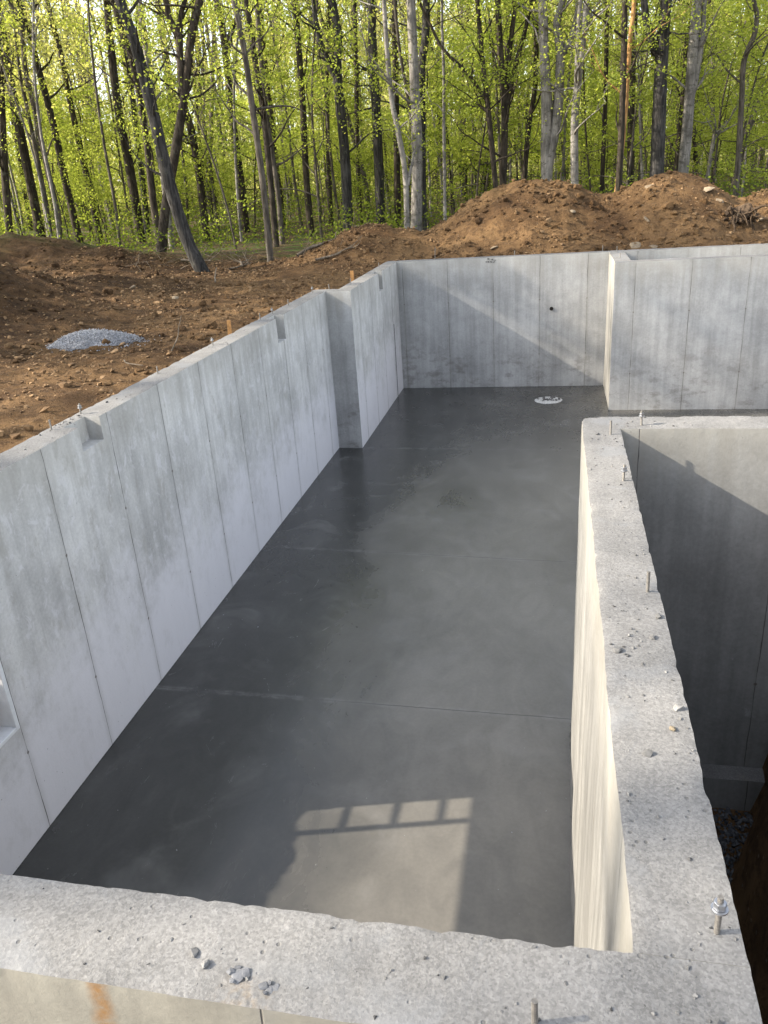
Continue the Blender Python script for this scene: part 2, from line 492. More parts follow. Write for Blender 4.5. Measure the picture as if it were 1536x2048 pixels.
# ------------------------------------------------------------------ walls
def cells_mesh(name, xs, ys, zs, filled, step, mats, pick, chip=0.006, wave=0.0015, mod=None, grow=None, whole=None):
    """a solid made of grid cells; only faces between filled and empty cells, finely subdivided,
    with crumbled arrises along the top and slightly uneven faces"""
    ax = (xs, ys, zs)

    def sub(a, i):
        v = ax[a]
        n = max(1, int(round((v[i + 1] - v[i]) / step[a])))
        return [v[i] + (v[i + 1] - v[i]) * j / n for j in range(n + 1)]
    verts, idx, faces, mi, nrm = [], {}, [], [], []

    def vid(p):
        key = (round(p[0], 4), round(p[1], 4), round(p[2], 4))
        if key not in idx:
            idx[key] = len(verts)
            verts.append(list(p))
        return idx[key]
    n = [len(v) - 1 for v in ax]
    fl = {}
    for i in range(n[0]):
        for j in range(n[1]):
            for l in range(n[2]):
                fl[i, j, l] = filled((xs[i] + xs[i + 1]) / 2, (ys[j] + ys[j + 1]) / 2, (zs[l] + zs[l + 1]) / 2)
    for (i, j, l), on in fl.items():
        if not on:
            continue
        for a in range(3):
            for sgn in (-1, 1):
                q = [i, j, l]
                q[a] += sgn
                if fl.get(tuple(q), False):
                    continue
                b, c = (a + 1) % 3, (a + 2) % 3
                pos = ax[a][(i, j, l)[a] + (1 if sgn > 0 else 0)]
                B, Cc = sub(b, (i, j, l)[b]), sub(c, (i, j, l)[c])
                no = [0, 0, 0]
                no[a] = sgn
                grid = []
                for bv in B:
                    row = []
                    for cv in Cc:
                        p = [0, 0, 0]
                        p[a], p[b], p[c] = pos, bv, cv
                        row.append(vid(p))
                    grid.append(row)
                for r in range(len(B) - 1):
                    for s in range(len(Cc) - 1):
                        f = [grid[r][s], grid[r + 1][s], grid[r + 1][s + 1], grid[r][s + 1]]
                        if sgn < 0:
                            f.reverse()
                        faces.append(f)
                        nrm.append(tuple(no))
                        ctr = [(B[r] + B[r + 1]) / 2, (Cc[s] + Cc[s + 1]) / 2]
                        p = [0, 0, 0]
                        p[a], p[b], p[c] = pos, ctr[0], ctr[1]
                        mi.append(pick(no, p))
    side = [Vector((0, 0, 0)) for _ in verts]
    top = [False] * len(verts)
    ztop = zs[-1]
    for f, no in zip(faces, nrm):
        for v in f:
            if no[2] > 0 and verts[v][2] > ztop - 1e-4:
                top[v] = True
            elif no[2] == 0:
                d = Vector(no)
                if side[v].dot(d) < 0.9:
                    side[v] += d
    for v, p in enumerate(verts):
        P = Vector(p)
        o = Vector((0, 0, 0))
        if side[v].length:
            sd = side[v].normalized()
            o += sd * wave * (noise.noise(P * 1.3) + 0.5 * noise.noise(P * 4.0))
            if grow:
                o += sd * grow(P, sd)
        if top[v]:
            o.z += 0.0010 * noise.noise(P * 22) + 0.0025 * noise.noise(P * 4)
            if side[v].length and not (whole and whole(P)):
                c1 = abs(noise.noise(P * 26 + Vector((3, 1, 7))))
                c2 = max(0.0, noise.noise(P * 9 + Vector((9, 2, 4))) - 0.28)
                d = chip * (0.2 + 1.6 * c1 * c1 + 3.2 * c2)
                o.z -= d * 0.7
                o -= side[v].normalized() * d * 0.7
        if mod:
            P = mod(P)
        verts[v] = P + o
    me = mesh_np(name, verts, faces, mats, mi, True)
    me.set_sharp_from_angle(angle=math.radians(42))
    return me


def near(v, a, b):
    return a < v < b


# left wall with its jog, beam pockets and the window opening
XS = [-0.23, -0.12, 0.0, 0.147, 0.25, 0.377]
YS = [-0.233, 0.95, 2.338, 3.645, 3.93, 8.03, 8.33, 10.303, 10.533, 12.31, 12.60, 13.99]
ZS = [-0.1, 0.0, 0.82, 1.90, 2.10, 2.22, H]


def left_fill(x, y, z):
    if y < 10.303:
        on = x < 0
    elif y < 10.533:
        on = True
    else:
        on = x > 0.147
    if not on:
        return False
    if near(y, .95, 2.338) and near(z, .82, 1.90):
        return False
    if near(y, 3.645, 3.93) and z > 2.22 and x > -0.12:
        return False
    if near(y, 8.03, 8.33) and z > 2.10 and x > -0.12:
        return False
    if near(y, 12.31, 12.60) and z > 2.10 and x > 0.25:
        return False
    return True


def left_pick(no, p):
    if no[2] > 0 and p[2] > H - .01:
        return 0
    return 2 if no[1] != 0 else 1


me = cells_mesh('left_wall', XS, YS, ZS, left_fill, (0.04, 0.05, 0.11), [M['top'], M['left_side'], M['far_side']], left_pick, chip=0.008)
left_wall = tag(obj('concrete_wall', me), 'long pale left foundation wall with beam pockets and a jog', 'wall', 'poured foundation walls')

# far wall
me = cells_mesh('far_wall', [0.147, 9.0], [13.992, 14.25], [-0.1, 0.0, H], lambda x, y, z: True, (0.06, 0.06, 0.12),
                [M['top'], M['far_side']], lambda no, p: 0 if no[2] > 0 else 1, chip=0.007)
far_wall = tag(obj('concrete_wall', me), 'far foundation wall with sun streaks and a pipe hole, under the soil mounds', 'wall', 'poured foundation walls')

# L of the right far wall: return from the far wall, then on to the right
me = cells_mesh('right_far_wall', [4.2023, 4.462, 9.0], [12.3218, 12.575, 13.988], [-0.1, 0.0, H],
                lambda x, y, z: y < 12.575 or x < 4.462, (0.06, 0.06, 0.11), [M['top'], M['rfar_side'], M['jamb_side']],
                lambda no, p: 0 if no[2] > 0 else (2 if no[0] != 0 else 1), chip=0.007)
rfar_wall = tag(obj('concrete_wall', me), 'plain grey wall at the right with a bright narrow sunlit end, nearer than the far wall', 'wall', 'poured foundation walls')


# right wall and its return along the pit; the outer corner is rounded, its face slightly bulged
def right_mod(P):
    r = 0.085
    cx, cy = 3.4574 + r, 3.843 - r
    if P.x < cx and P.y > cy:
        d = Vector((P.x - cx, P.y - cy))
        if d.length > r:
            d *= r / d.length
            P = Vector((cx + d.x, cy + d.y, P.z - (0.03 if P.z > H - .005 and d.length > r * .9 else 0)))
    return P


def right_grow(P, sd):
    if sd.x > -0.5:
        return 0.0
    ph = ((P.y - 0.33) / PANEL) % 1.0
    low = max(0.0, min(1.0, (2.0 - P.z) / 2.0))
    return 0.010 * math.sin(math.pi * ph) * (0.4 + low) + 0.016 * low * math.sin(math.pi * min(1, max(0, P.y / 3.6))) + 0.003 * noise.noise(P * 3)


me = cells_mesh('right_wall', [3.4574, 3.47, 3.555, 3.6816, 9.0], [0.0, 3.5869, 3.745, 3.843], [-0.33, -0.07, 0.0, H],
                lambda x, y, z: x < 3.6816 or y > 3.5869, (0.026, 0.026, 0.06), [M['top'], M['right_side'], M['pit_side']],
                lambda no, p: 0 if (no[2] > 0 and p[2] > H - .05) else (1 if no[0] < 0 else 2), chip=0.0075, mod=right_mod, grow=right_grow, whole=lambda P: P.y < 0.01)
right_wall = tag(obj('concrete_wall', me), 'gritty right wall with anchor bolts and a rounded far corner, beside the dark pit', 'wall', 'poured foundation walls')
# spread footing showing under the return wall, down in the pit
me = cells_mesh('footing', [3.70, 9.0], [3.44, 3.584], [-0.36, -0.07], lambda x, y, z: True, (0.06, 0.06, 0.06), [M['top'], M['pit_side']],
                lambda no, p: 0 if no[2] > 0 else 1, chip=0.006)
obj('footing', me, right_wall)

# front wall at the photographer's feet
me = cells_mesh('front_wall', [0.003, 3.4574, 3.6816], [-0.233, 0.0], [0.0, 1.2, H], lambda x, y, z: True, (0.018, 0.018, 0.05),
                [M['top'], M['front_side']], lambda no, p: 0 if no[2] > 0 else 1, chip=0.0075,
                whole=lambda P: P.y > -0.01 and P.x > 3.455)
front_wall = tag(obj('concrete_wall', me), 'rough front wall crossing the bottom of the view, with a rust streak on its outer face', 'wall', 'poured foundation walls')

# slab
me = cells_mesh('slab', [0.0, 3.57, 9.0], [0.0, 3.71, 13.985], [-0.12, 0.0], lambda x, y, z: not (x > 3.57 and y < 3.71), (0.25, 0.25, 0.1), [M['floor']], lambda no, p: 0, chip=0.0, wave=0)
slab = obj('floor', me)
slab['kind'] = 'structure'
slab['label'] = 'dark smooth trowelled concrete slab with faint saw cut joints'


def quad_box(bm, lo, hi, bev=0.0):
    r = bmesh.ops.create_cube(bm, size=1.0)
    for v in r['verts']:
        v.co = Vector([(lo[i] + hi[i]) / 2 + v.co[i] * (hi[i] - lo[i]) for i in range(3)])
    if bev:
        es = list({e for v in r['verts'] for e in v.link_edges})
        bmesh.ops.bevel(bm, geom=es, offset=bev, segments=2, affect='EDGES', profile=0.6)


def cyl(bm, c, r, z0, z1, seg=12, r2=None):
    m = Matrix.Translation((c[0], c[1], (z0 + z1) / 2))
    return bmesh.ops.create_cone(bm, cap_ends=True, segments=seg, radius1=r, radius2=r if r2 is None else r2, depth=z1 - z0, matrix=m)['verts']


# window buck in the left wall
win = bpy.data.objects.new('window', None)
win.location = (-0.115, 1.64, 0.82)
win.parent = left_wall
link(win)
win['label'] = 'white window frame cast into the left wall at the frame edge'


def wbox(name, boxes, mat, bev=0.004):
    bm = bmesh.new()
    for lo, hi in boxes:
        quad_box(bm, lo, hi, bev)
    o = bm_obj(name, bm, [mat], win)
    o.location = (0.115, -1.64, -0.82)
    return o


wbox('frame', [((-0.235, .953, .823), (0.006, .985, 1.897)), ((-0.235, 2.302, .823), (0.006, 2.335, 1.897)),
               ((-0.235, .985, .823), (0.006, 2.302, .850)), ((-0.235, .985, 1.872), (0.006, 2.302, 1.897))], M['white'])
wbox('mullion', [((-0.15, 2.045, .852), (-0.11, 2.085, 1.870))], M['white'])
for z in (1.295, 1.50, 1.685):
    wbox('muntin', [((-0.145, 2.087, z), (-0.115, 2.300, z + 0.022))], M['white'])
wbox('sash_rail', [((-0.17, 2.262, .852), (-0.135, 2.300, 1.25))], M['lumber'])

# pipe sleeve hole in the far wall
bm = bmesh.new()
for r0, r1, y0, y1 in ((0.034, 0.022, 13.984, 13.97),):
    a = [bm.verts.new((3.223 + r0 * math.cos(t), 13.985, 1.453 + r0 * math.sin(t))) for t in np.linspace(0, 2 * math.pi, 20, False)]
    b = [bm.verts.new((3.223 + r0 * math.cos(t), 13.972, 1.453 + r0 * math.sin(t))) for t in np.linspace(0, 2 * math.pi, 20, False)]
    c = [bm.verts.new((3.223 + r1 * math.cos(t), 13.972, 1.453 + r1 * math.sin(t))) for t in np.linspace(0, 2 * math.pi, 20, False)]
    d = [bm.verts.new((3.223 + r1 * math.cos(t), 13.989, 1.453 + r1 * math.sin(t))) for t in np.linspace(0, 2 * math.pi, 20, False)]
    for i in range(20):
        j = (i + 1) % 20
        bm.faces.new((a[i], a[j], b[j], b[i]))
        bm.faces.new((b[i], b[j], c[j], c[i]))
        bm.faces.new((c[i], c[j], d[j], d[i]))
    bm.faces.new(d)
bmesh.ops.recalc_face_normals(bm, faces=bm.faces)
M['hole'] = mat_simple('dark_sleeve', (0.03, 0.028, 0.026), 0.9, 0.1)
bm_obj('pipe_sleeve', bm, [M['hole']], far_wall)
# honeycombed chips under the far wall's top edge and a form gap near the corner of the left wall
bm = bmesh.new()
for i in range(11):
    cx_, cz_ = 2.03 + .17 * random.random(), 2.30 + .07 * random.random()
    quad_box(bm, (cx_, 13.9865, cz_), (cx_ + .012 + .02 * random.random(), 13.995, cz_ + .008 + .02 * random.random()), 0.002)
M['spall'] = mat_simple('spalled_concrete', (0.13, 0.125, 0.12), 0.95, 0.2, 0, 0.3, 60, 0.8, 0.004)
bm_obj('broken_edge', bm, [M['spall']], far_wall)
bm = bmesh.new()
quad_box(bm, (0.372, 13.38, 0.01), (0.383, 13.40, 1.36), 0.002)
bm_obj('form_tie_strip', bm, [M['hole']], left_wall)


# ------------------------------------------------------------------ ground
def sst(a, b, v):
    t = min(1.0, max(0.0, (v - a) / (b - a)))
    return t * t * (3 - 2 * t)


def hump(x, y, cx, cy, h, sx, sy, pw=0.85):
    q = ((x - cx) / sx) ** 2 + ((y - cy) / sy) ** 2
    if q > 12:
        return 0.0
    return h * math.exp(-q ** pw)


def inside(x, y):
    """inside the basement (no ground sheet there)"""
    if y < -0.115 or y > 14.12 or x > 9.0:
        return False
    if x < (-0.115 if y < 10.42 else 0.262):
        return False
    if x > 3.57 and y < 3.715:
        return False
    return True


def ground(x, y):
    P = Vector((x, y, 0))
    clod = noise.noise(P * 1.1) * 0.5 + noise.noise(P * 2.7 + Vector((5, 0, 0))) * 0.35
    fine = noise.noise(P * 5) * 0.5 + abs(noise.noise(P * 9 + Vector((0, 4, 0)))) * 0.7 + noise.noise(P * 14) * 0.45 - .2
    # the service side of the pit on the right
    if x > 3.57 and y < 3.72:
        P = Vector((x * 2, y * 2, 0))
        edge = 4.36 + 0.10 * noise.noise(Vector((y * 2.2, 1, 0))) + 0.35 * sst(2.6, 3.3, y) + 3.0 * sst(3.2, 3.5, y) * 0
        t = (x - edge) / 0.52
        z = -0.33 + 0.012 * fine
        if t > 0:
            z = -0.33 + 3.0 * (1 - math.exp(-1.15 * t)) + 0.07 * clod * min(1, t * 3) + 0.05 * fine * min(1, t * 3)  # bank out of view raised above grade to dim the pit's sky light
        if y < 0.5:
            z += (max(z, 2.6) - z) * sst(0.3, -1.0, y) * sst(3.72, 4.1, x)
        return z
    if y < -0.1 and x > -0.3:
        return 1.75 + 0.03 * clod + 0.2 * sst(-0.3, -3, y)
    z = 2.12
    m1 = hump(x, y, 2.75, 17.7, 1.42, 2.2, 2.2, 1.2)
    m2 = hump(x, y, 5.6, 17.9, 1.40, 1.75, 2.2, 1.05)
    m3 = hump(x, y, 8.6, 18.2, 1.10, 2.4, 2.2)
    m4 = hump(x, y, -0.6, 17.0, 0.80, 1.5, 1.6)
    m5 = hump(x, y, 13.5, 18.5, 1.2, 3.5, 2.4)
    a1 = hump(x, y, -7.3, 10.0, 1.55, 2.35, 2.3, 1.0)
    a2 = hump(x, y, -11.2, 19.2, 0.95, 2.8, 2.0)
    a3 = hump(x, y, -8.0, 18.2, 0.50, 1.7, 1.7)
    a4 = hump(x, y, -5.2, 13.6, 0.22, 1.6, 1.3)
    s = (m1 ** 3 + m2 ** 3 + m3 ** 3 + m4 ** 3 + m5 ** 3 + a1 ** 3 + a2 ** 3 + a3 ** 3) ** (1 / 3) + a4
    dirt = 1 - sst(19.5, 22.5, y)
    heap = min(1.0, s / 0.5)
    dw = max(0.0, min(1.0, (-0.3 - x) / 1.0)) if y < 14.3 else max(0.0, min(1.0, (y - 14.3) / 0.8))
    z += s
    z += dirt * dw * (0.10 + 0.12 * heap) * clod + dirt * (0.25 + 0.75 * dw) * (0.045 + 0.035 * heap) * fine
    z += 0.12 * noise.noise(P * 0.12) * sst(20, 30, y)
    z += (-0.05) * (1 - dw)
    # window well
    if x < 0.1 and -1.5 < y < 2.62:
        well = 1.16 + 0.62 * (-0.23 - x) + 0.10 * noise.noise(Vector((x * 3, y * 5, 2)))
        z = min(z, well + 3.0 * (sst(2.4, 2.62, y) + sst(0.2, -1.4, y)))
    if y > 32:
        z += 0.02 * (y - 32)
    return z


def axis(parts):
    v = []
    for a, b, st in parts:
        v += list(np.arange(a, b - 1e-6, st))
    v.append(parts[-1][1])
    return v


gx = axis([(-150, -40, 10), (-40, -14, 1.3), (-14, -8, 0.12), (-8, 9, 0.07), (9, 14, .25), (14, 40, 1.3), (40, 150, 10)])
gy = axis([(-80, -10, 7), (-10, -1.4, .8), (-1.4, 5, .07), (5, 20.5, 0.07), (20.5, 26, 0.2), (26, 50, 1.0), (50, 250, 10)])
nx, ny = len(gx), len(gy)
gv = [(x, y, ground(x, y)) for y in gy for x in gx]
gf = []
ins = [[inside(x, y) for x in gx] for y in gy]
for j in range(ny - 1):
    for i in range(nx - 1):
        if ins[j][i] and ins[j][i + 1] and ins[j + 1][i] and ins[j + 1][i + 1]:
            continue
        gf.append((j * nx + i, j * nx + i + 1, (j + 1) * nx + i + 1, (j + 1) * nx + i))
me = mesh_np('ground', gv, gf, [M['dirt']], None, True)
g = obj('ground', me)
g['kind'] = 'structure'
g['label'] = 'bare orange brown excavated soil heaped around the foundation'

# ------------------------------------------------------------------ stones


def ico_variants(n=8, pts=12):
    """angular stones: convex hulls of random points"""
    out = []
    for i in range(n):
        bm = bmesh.new()
        for _ in range(pts):
            d = Vector((random.gauss(0, 1), random.gauss(0, 1), random.gauss(0, 1))).normalized()
            bm.verts.new(d * random.uniform(.75, 1.1))
        r = bmesh.ops.convex_hull(bm, input=bm.verts)
        junk = [v for v in bm.verts if not v.link_faces]
        bmesh.ops.delete(bm, geom=junk, context='VERTS')
        bmesh.ops.triangulate(bm, faces=bm.faces)
        bm.normal_update()
        bm.verts.ensure_lookup_table()
        bm.verts.index_update()
        V = np.array([v.co[:] for v in bm.verts])
        F = np.array([[v.index for v in f.verts] for f in bm.faces])
        bm.free()
        out.append((V, F))
    return out


ROCK1 = ico_variants(10, 11)
ROCK2 = ico_variants(8, 20)


def rotm():
    q = rng.normal(size=4)
    q /= np.linalg.norm(q)
    w, x, y, z = q
    return np.array([[1 - 2 * (y * y + z * z), 2 * (x * y - z * w), 2 * (x * z + y * w)],
                     [2 * (x * y + z * w), 1 - 2 * (x * x + z * z), 2 * (y * z - x * w)],
                     [2 * (x * z - y * w), 2 * (y * z + x * w), 1 - 2 * (x * x + y * y)]])


def rock_cloud(name, pts, sizes, mat, flat=(0.5, 0.9), sink=0.3, var=ROCK1, free_rot=False):
    VV, FF, off = [], [], 0
    for p, s in zip(pts, sizes):
        V, F = var[rng.integers(len(var))]
        sc = np.array([1.0, rng.uniform(.6, .95), rng.uniform(*flat)])
        v = V * sc
        if free_rot:
            v = v @ rotm().T
        else:
            a = rng.uniform(0, 6.28)
            t = rng.normal(0, .25)
            c, sn = math.cos(a), math.sin(a)
            ct, st = math.cos(t), math.sin(t)
            v = v @ np.array([[1, 0, 0], [0, ct, -st], [0, st, ct]]).T @ np.array([[c, -sn, 0], [sn, c, 0], [0, 0, 1]]).T
        v = v * s
        v = v + np.array(p) + np.array([0, 0, s * sc[2] * (1 - sink) * 0.6])
        VV.append(v)
        FF.append(F + off)
        off += len(V)
    return mesh_np(name, np.vstack(VV), np.vstack(FF), [mat])


# loose stones over the soil: uncountable
pts, szs = [], []
while len(pts) < 20000:
    r = rng.random()
    if r < 0.72:
        x, y = rng.uniform(-9, -0.3), rng.uniform(2.8, 19)
    else:
        x, y = rng.uniform(-3, 10), rng.uniform(14.35, 19.5)
    if inside(x, y) or (x > -0.3 and y < 14.3):
        continue
    if noise.noise(Vector((x * .7, y * .7, 3))) < rng.uniform(-.5, .25):
        continue
    pts.append((x, y, ground(x, y)))
    szs.append(min(0.075, 0.010 + 0.011 * rng.exponential(1.0)))
o = obj('loose_stones', rock_cloud('loose_stones', pts, szs, M['fieldstone'], (0.35, 0.8), 0.5))
o['kind'] = 'stuff'
o['label'] = 'small stones and clods scattered through the orange soil'

# bigger clods of the same soil on the heaps
pts, szs = [], []
while len(pts) < 2600:
    r = rng.random()
    x, y = (rng.uniform(-10, -.8), rng.uniform(6, 19)) if r < .5 else (rng.uniform(-2.5, 10), rng.uniform(14.6, 19))
    if inside(x, y) or (x > -0.6 and y < 14.5) or noise.noise(Vector((x * .5, y * .5, 6))) < rng.uniform(-.45, .3):
        continue
    pts.append((x, y, ground(x, y)))
    szs.append(min(.12, .022 + .018 * rng.exponential(1.0)))
o = obj('soil_clods', rock_cloud('soil_clods', pts, szs, M['dirt'], (0.5, 0.9), 0.55, ROCK2))
o['kind'] = 'stuff'
o['label'] = 'lumps of the same brown soil lying on the heaps'

# larger flat stones on the heaps that one can pick out
STONES = [
    (5.15, 17.0, 0.13, 'flat pale stone lying on the crest of the right soil mound'),
    (6.25, 17.1, 0.17, 'largest pale slab of rock near the top of the right soil mound'),
    (6.45, 16.85, 0.12, 'pale slab leaning beside the largest rock on the right mound'),
    (5.0, 16.0, 0.12, 'tan stone halfway down the face of the right soil mound'),
    (4.75, 15.2, 0.14, 'tan flat stone low between the two right soil mounds'),
    (5.05, 15.0, 0.10, 'small tan stone just above the wall at the right mound foot'),
    (7.6, 15.5, 0.13, 'pale flat stone at the foot of the rightmost soil heap'),
    (7.2, 16.4, 0.11, 'brown stone just right of the exposed roots on the right heap'),
    (2.1, 15.3, 0.10, 'half buried stone low on the middle soil mound'),
    (3.6, 16.3, 0.09, 'small stone on the right shoulder of the middle soil mound'),
    (-3.0, 11.6, 0.08, 'lone stone on bare soil beyond the gravel pile'),
    (-4.3, 12.6, 0.09, 'stone on the slope of the left soil heap'),
]
for x, y, s, lab in STONES:
    z = ground(x, y)
    me = rock_cloud('stone', [(0, 0, 0)], [s], M['slabstone'], (0.25, 0.4), 0.55, ROCK2)
    o = obj('stone', me, None, (x, y, z))
    o.rotation_euler = (random.uniform(.2, .5), random.uniform(-.3, .3), 0)
    tag(o, lab, 'stone', 'pale stones on the soil heaps')

# exposed roots at the right mound
root = empty('root_clump', (6.75, 16.05, ground(6.75, 16.05)), 'dark clump of torn roots sticking out of the right soil mound', 'roots')


def tube_mesh(paths, sides=8):
    """paths: list of (points, radii)"""
    VV, FF, off = [], [], 0
    for P, Rr in paths:
        P = [Vector(p) for p in P]
        n = len(P)
        up = Vector((0.31, 0.87, 0.11))
        for i, p in enumerate(P):
            t = (P[min(i + 1, n - 1)] - P[max(i - 1, 0)])
            if t.length < 1e-6:
                t = Vector((0, 0, 1))
            t.normalize()
            a = t.cross(up)
            if a.length < 1e-3:
                a = t.cross(Vector((1, 0, 0)))
            a.normalize()
            b = t.cross(a)
            for s in range(sides):
                an = 2 * math.pi * s / sides
                VV.append(p + (a * math.cos(an) + b * math.sin(an)) * Rr[i])
        for i in range(n - 1):
            for s in range(sides):
                s2 = (s + 1) % sides
                FF.append((off + i * sides + s, off + i * sides + s2, off + (i + 1) * sides + s2, off + (i + 1) * sides + s))
        off += n * sides
    return np.array([v[:] for v in VV]), np.array(FF)


def catmull(P, n=5):
    P = [Vector(p) for p in P]
    if len(P) < 3:
        return [P[0].lerp(P[-1], i / n) for i in range(n + 1)]
    Q = [P[0] * 2 - P[1]] + P + [P[-1] * 2 - P[-2]]
    out = []
    for i in range(1, len(Q) - 2):
        for j in range(n):
            t = j / n
            a, b, c, d = Q[i - 1], Q[i], Q[i + 1], Q[i + 2]
            out.append(0.5 * ((2 * b) + (c - a) * t + (2 * a - 5 * b + 4 * c - d) * t * t + (3 * b - a - 3 * c + d) * t ** 3))
    out.append(P[-1])
    return out


paths = []
for i in range(16):
    a = random.uniform(-1.3, 1.3)
    p = Vector((random.uniform(-.25, .25), random.uniform(-.1, .1), random.uniform(-.05, .3)))
    d = Vector((math.sin(a) * .6, -0.6, random.uniform(-.6, .6)))
    pl = [p]
    for j in range(4):
        d += Vector((random.uniform(-.5, .5), random.uniform(-.4, .2), random.uniform(-.6, .3)))
        pl.append(pl[-1] + d.normalized() * 0.11)
    q = catmull(pl, 3)
    r0 = random.uniform(.012, .035)
    paths.append((q, [r0 * (1 - .75 * k / len(q)) for k in range(len(q))]))
v, f = tube_mesh(paths, 7)
obj('roots', mesh_np('roots', v, f, [M['root']], None, True), root)
me = rock_cloud('earth_ball', [(0, 0.12, 0.08)] + [(random.uniform(-.3, .3), random.uniform(-.1, .15), random.uniform(-.1, .25)) for _ in range(30)],
                [0.26] + [random.uniform(.03, .09) for _ in range(30)], M['root'], (.6, .9), .3, ROCK2, True)
obj('earth_ball', me, root)

# gravel pile on the left soil
gp = empty('gravel_pile', (-2.62, 8.25, ground(-2.62, 8.25)), 'low grey gravel heap on the brown soil beyond the left wall', 'gravel pile')
pts, szs = [], []
for _ in range(8500):
    r, a = math.sqrt(rng.random()) * 1.0, rng.uniform(0, 6.283)
    e = 1 + 0.12 * math.sin(3 * a + 1) + .06 * math.sin(7 * a)
    hx, hy = r * .60 * e * math.cos(a), r * .46 * e * math.sin(a)
    hz = 0.14 * (1 - r ** 2.0) + 0.012 * rng.normal()
    pts.append((hx, hy, hz))
    szs.append(rng.uniform(.005, .0115))
for _ in range(260):
    a, r = rng.uniform(0, 6.283), 1 + abs(rng.normal(0, .18))
    pts.append((r * .60 * math.cos(a) + .1, r * .46 * math.sin(a), 0.0))
    szs.append(rng.uniform(.005, .013))
obj('gravel', rock_cloud('gravel', pts, szs, M['gravel'], (.6, .95), .4, ROCK1, True), gp)
bm = bmesh.new()
bmesh.ops.create_uvsphere(bm, u_segments=24, v_segments=12, radius=1.0)
for v_ in bm.verts:
    v_.co = Vector((v_.co.x * .54, v_.co.y * .40, max(0, v_.co.z) * .085))
bm_obj('gravel_core', bm, [M['gravel']], gp, smooth=True)
# gravel at the bottom of the pit
pts, szs = [], []
for _ in range(7000):
    x, y = rng.uniform(3.7, 4.75), rng.uniform(0.2, 3.42)
    zz = ground(x, y)
    if zz > -0.2:
        continue
    pts.append((x, y, zz))
    szs.append(rng.uniform(.010, .026))
o = obj('pit_gravel', rock_cloud('pit_gravel', pts, szs, M['pitgravel'], (.6, .95), .4, ROCK1, True))
o['kind'] = 'stuff'
o['label'] = 'dark crushed stone covering the bottom of the pit'

# chopped stub of a floor drain packed with gravel
dr = empty('floor_drain', (3.2, 12.97, 0), 'round pale patch of broken concrete around a drain in the far slab', 'floor drain')
bm = bmesh.new()
ring = []
for k_ in range(40):
    a = 2 * math.pi * k_ / 40
    rr = .245 + .012 * noise.noise(Vector((math.cos(a) * 2, math.sin(a) * 2, 0)))
    ring.append(bm.verts.new((rr * math.cos(a), rr * math.sin(a), .004)))
inner = [bm.verts.new((v_.co.x * .86, v_.co.y * .86, .013)) for v_ in ring]
for k_ in range(40):
    bm.faces.new((ring[k_], ring[(k_ + 1) % 40], inner[(k_ + 1) % 40], inner[k_]))
bm.faces.new(inner)
bm_obj('collar', bm, [M['pale_collar']], dr)
for _ in range(26):
    p = (rng.normal(0, .085), rng.normal(.02, .07), .013)
    obj('rubble', rock_cloud('rubble', [p], [rng.uniform(.014, .04)], M['crumb'], (.4, .8), .35, ROCK1, True), dr)



# ------------------------------------------------------------------ anchor bolts
def bolt(x, y, label, nut=True, h=0.095, lean=(0, 0), group='anchor bolts along the wall tops'):
    e = empty('anchor_bolt', (x, y, H), label, 'anchor bolt', group)
    bm = bmesh.new()
    pr = []
    n = int(h / 0.0022)
    r = 0.0066
    for i in range(n + 1):
        z = -0.02 + (h + .02) * i / n
        pr.append((r if i % 2 else r * 0.88, z))
    rings = [[bm.verts.new((a * math.cos(t), a * math.sin(t), z)) for t in np.linspace(0, 2 * math.pi, 12, False)] for a, z in pr]
    for A, B in zip(rings, rings[1:]):
        for s in range(12):
            bm.faces.new((A[s], A[(s + 1) % 12], B[(s + 1) % 12], B[s]))
    bm.faces.new(rings[-1])
    bm_obj('stud', bm, [M['rod']], e, smooth=False)
    if nut:
        bm = bmesh.new()
        cyl(bm, (0, 0), 0.0172, h - .034, h - .030, 24)
        bm_obj('washer', bm, [M['steel']], e, smooth=False)
        bm = bmesh.new()
        vs = cyl(bm, (0, 0), 0.0136, h - .0295, h - .013, 6)
        bmesh.ops.bevel(bm, geom=list({ed for v_ in vs for ed in v_.link_edges}), offset=.0012, segments=2, affect='EDGES')
        bm_obj('nut', bm, [M['steel']], e)
    e.rotation_euler = (lean[0], lean[1], random.uniform(0, 1))
    return e


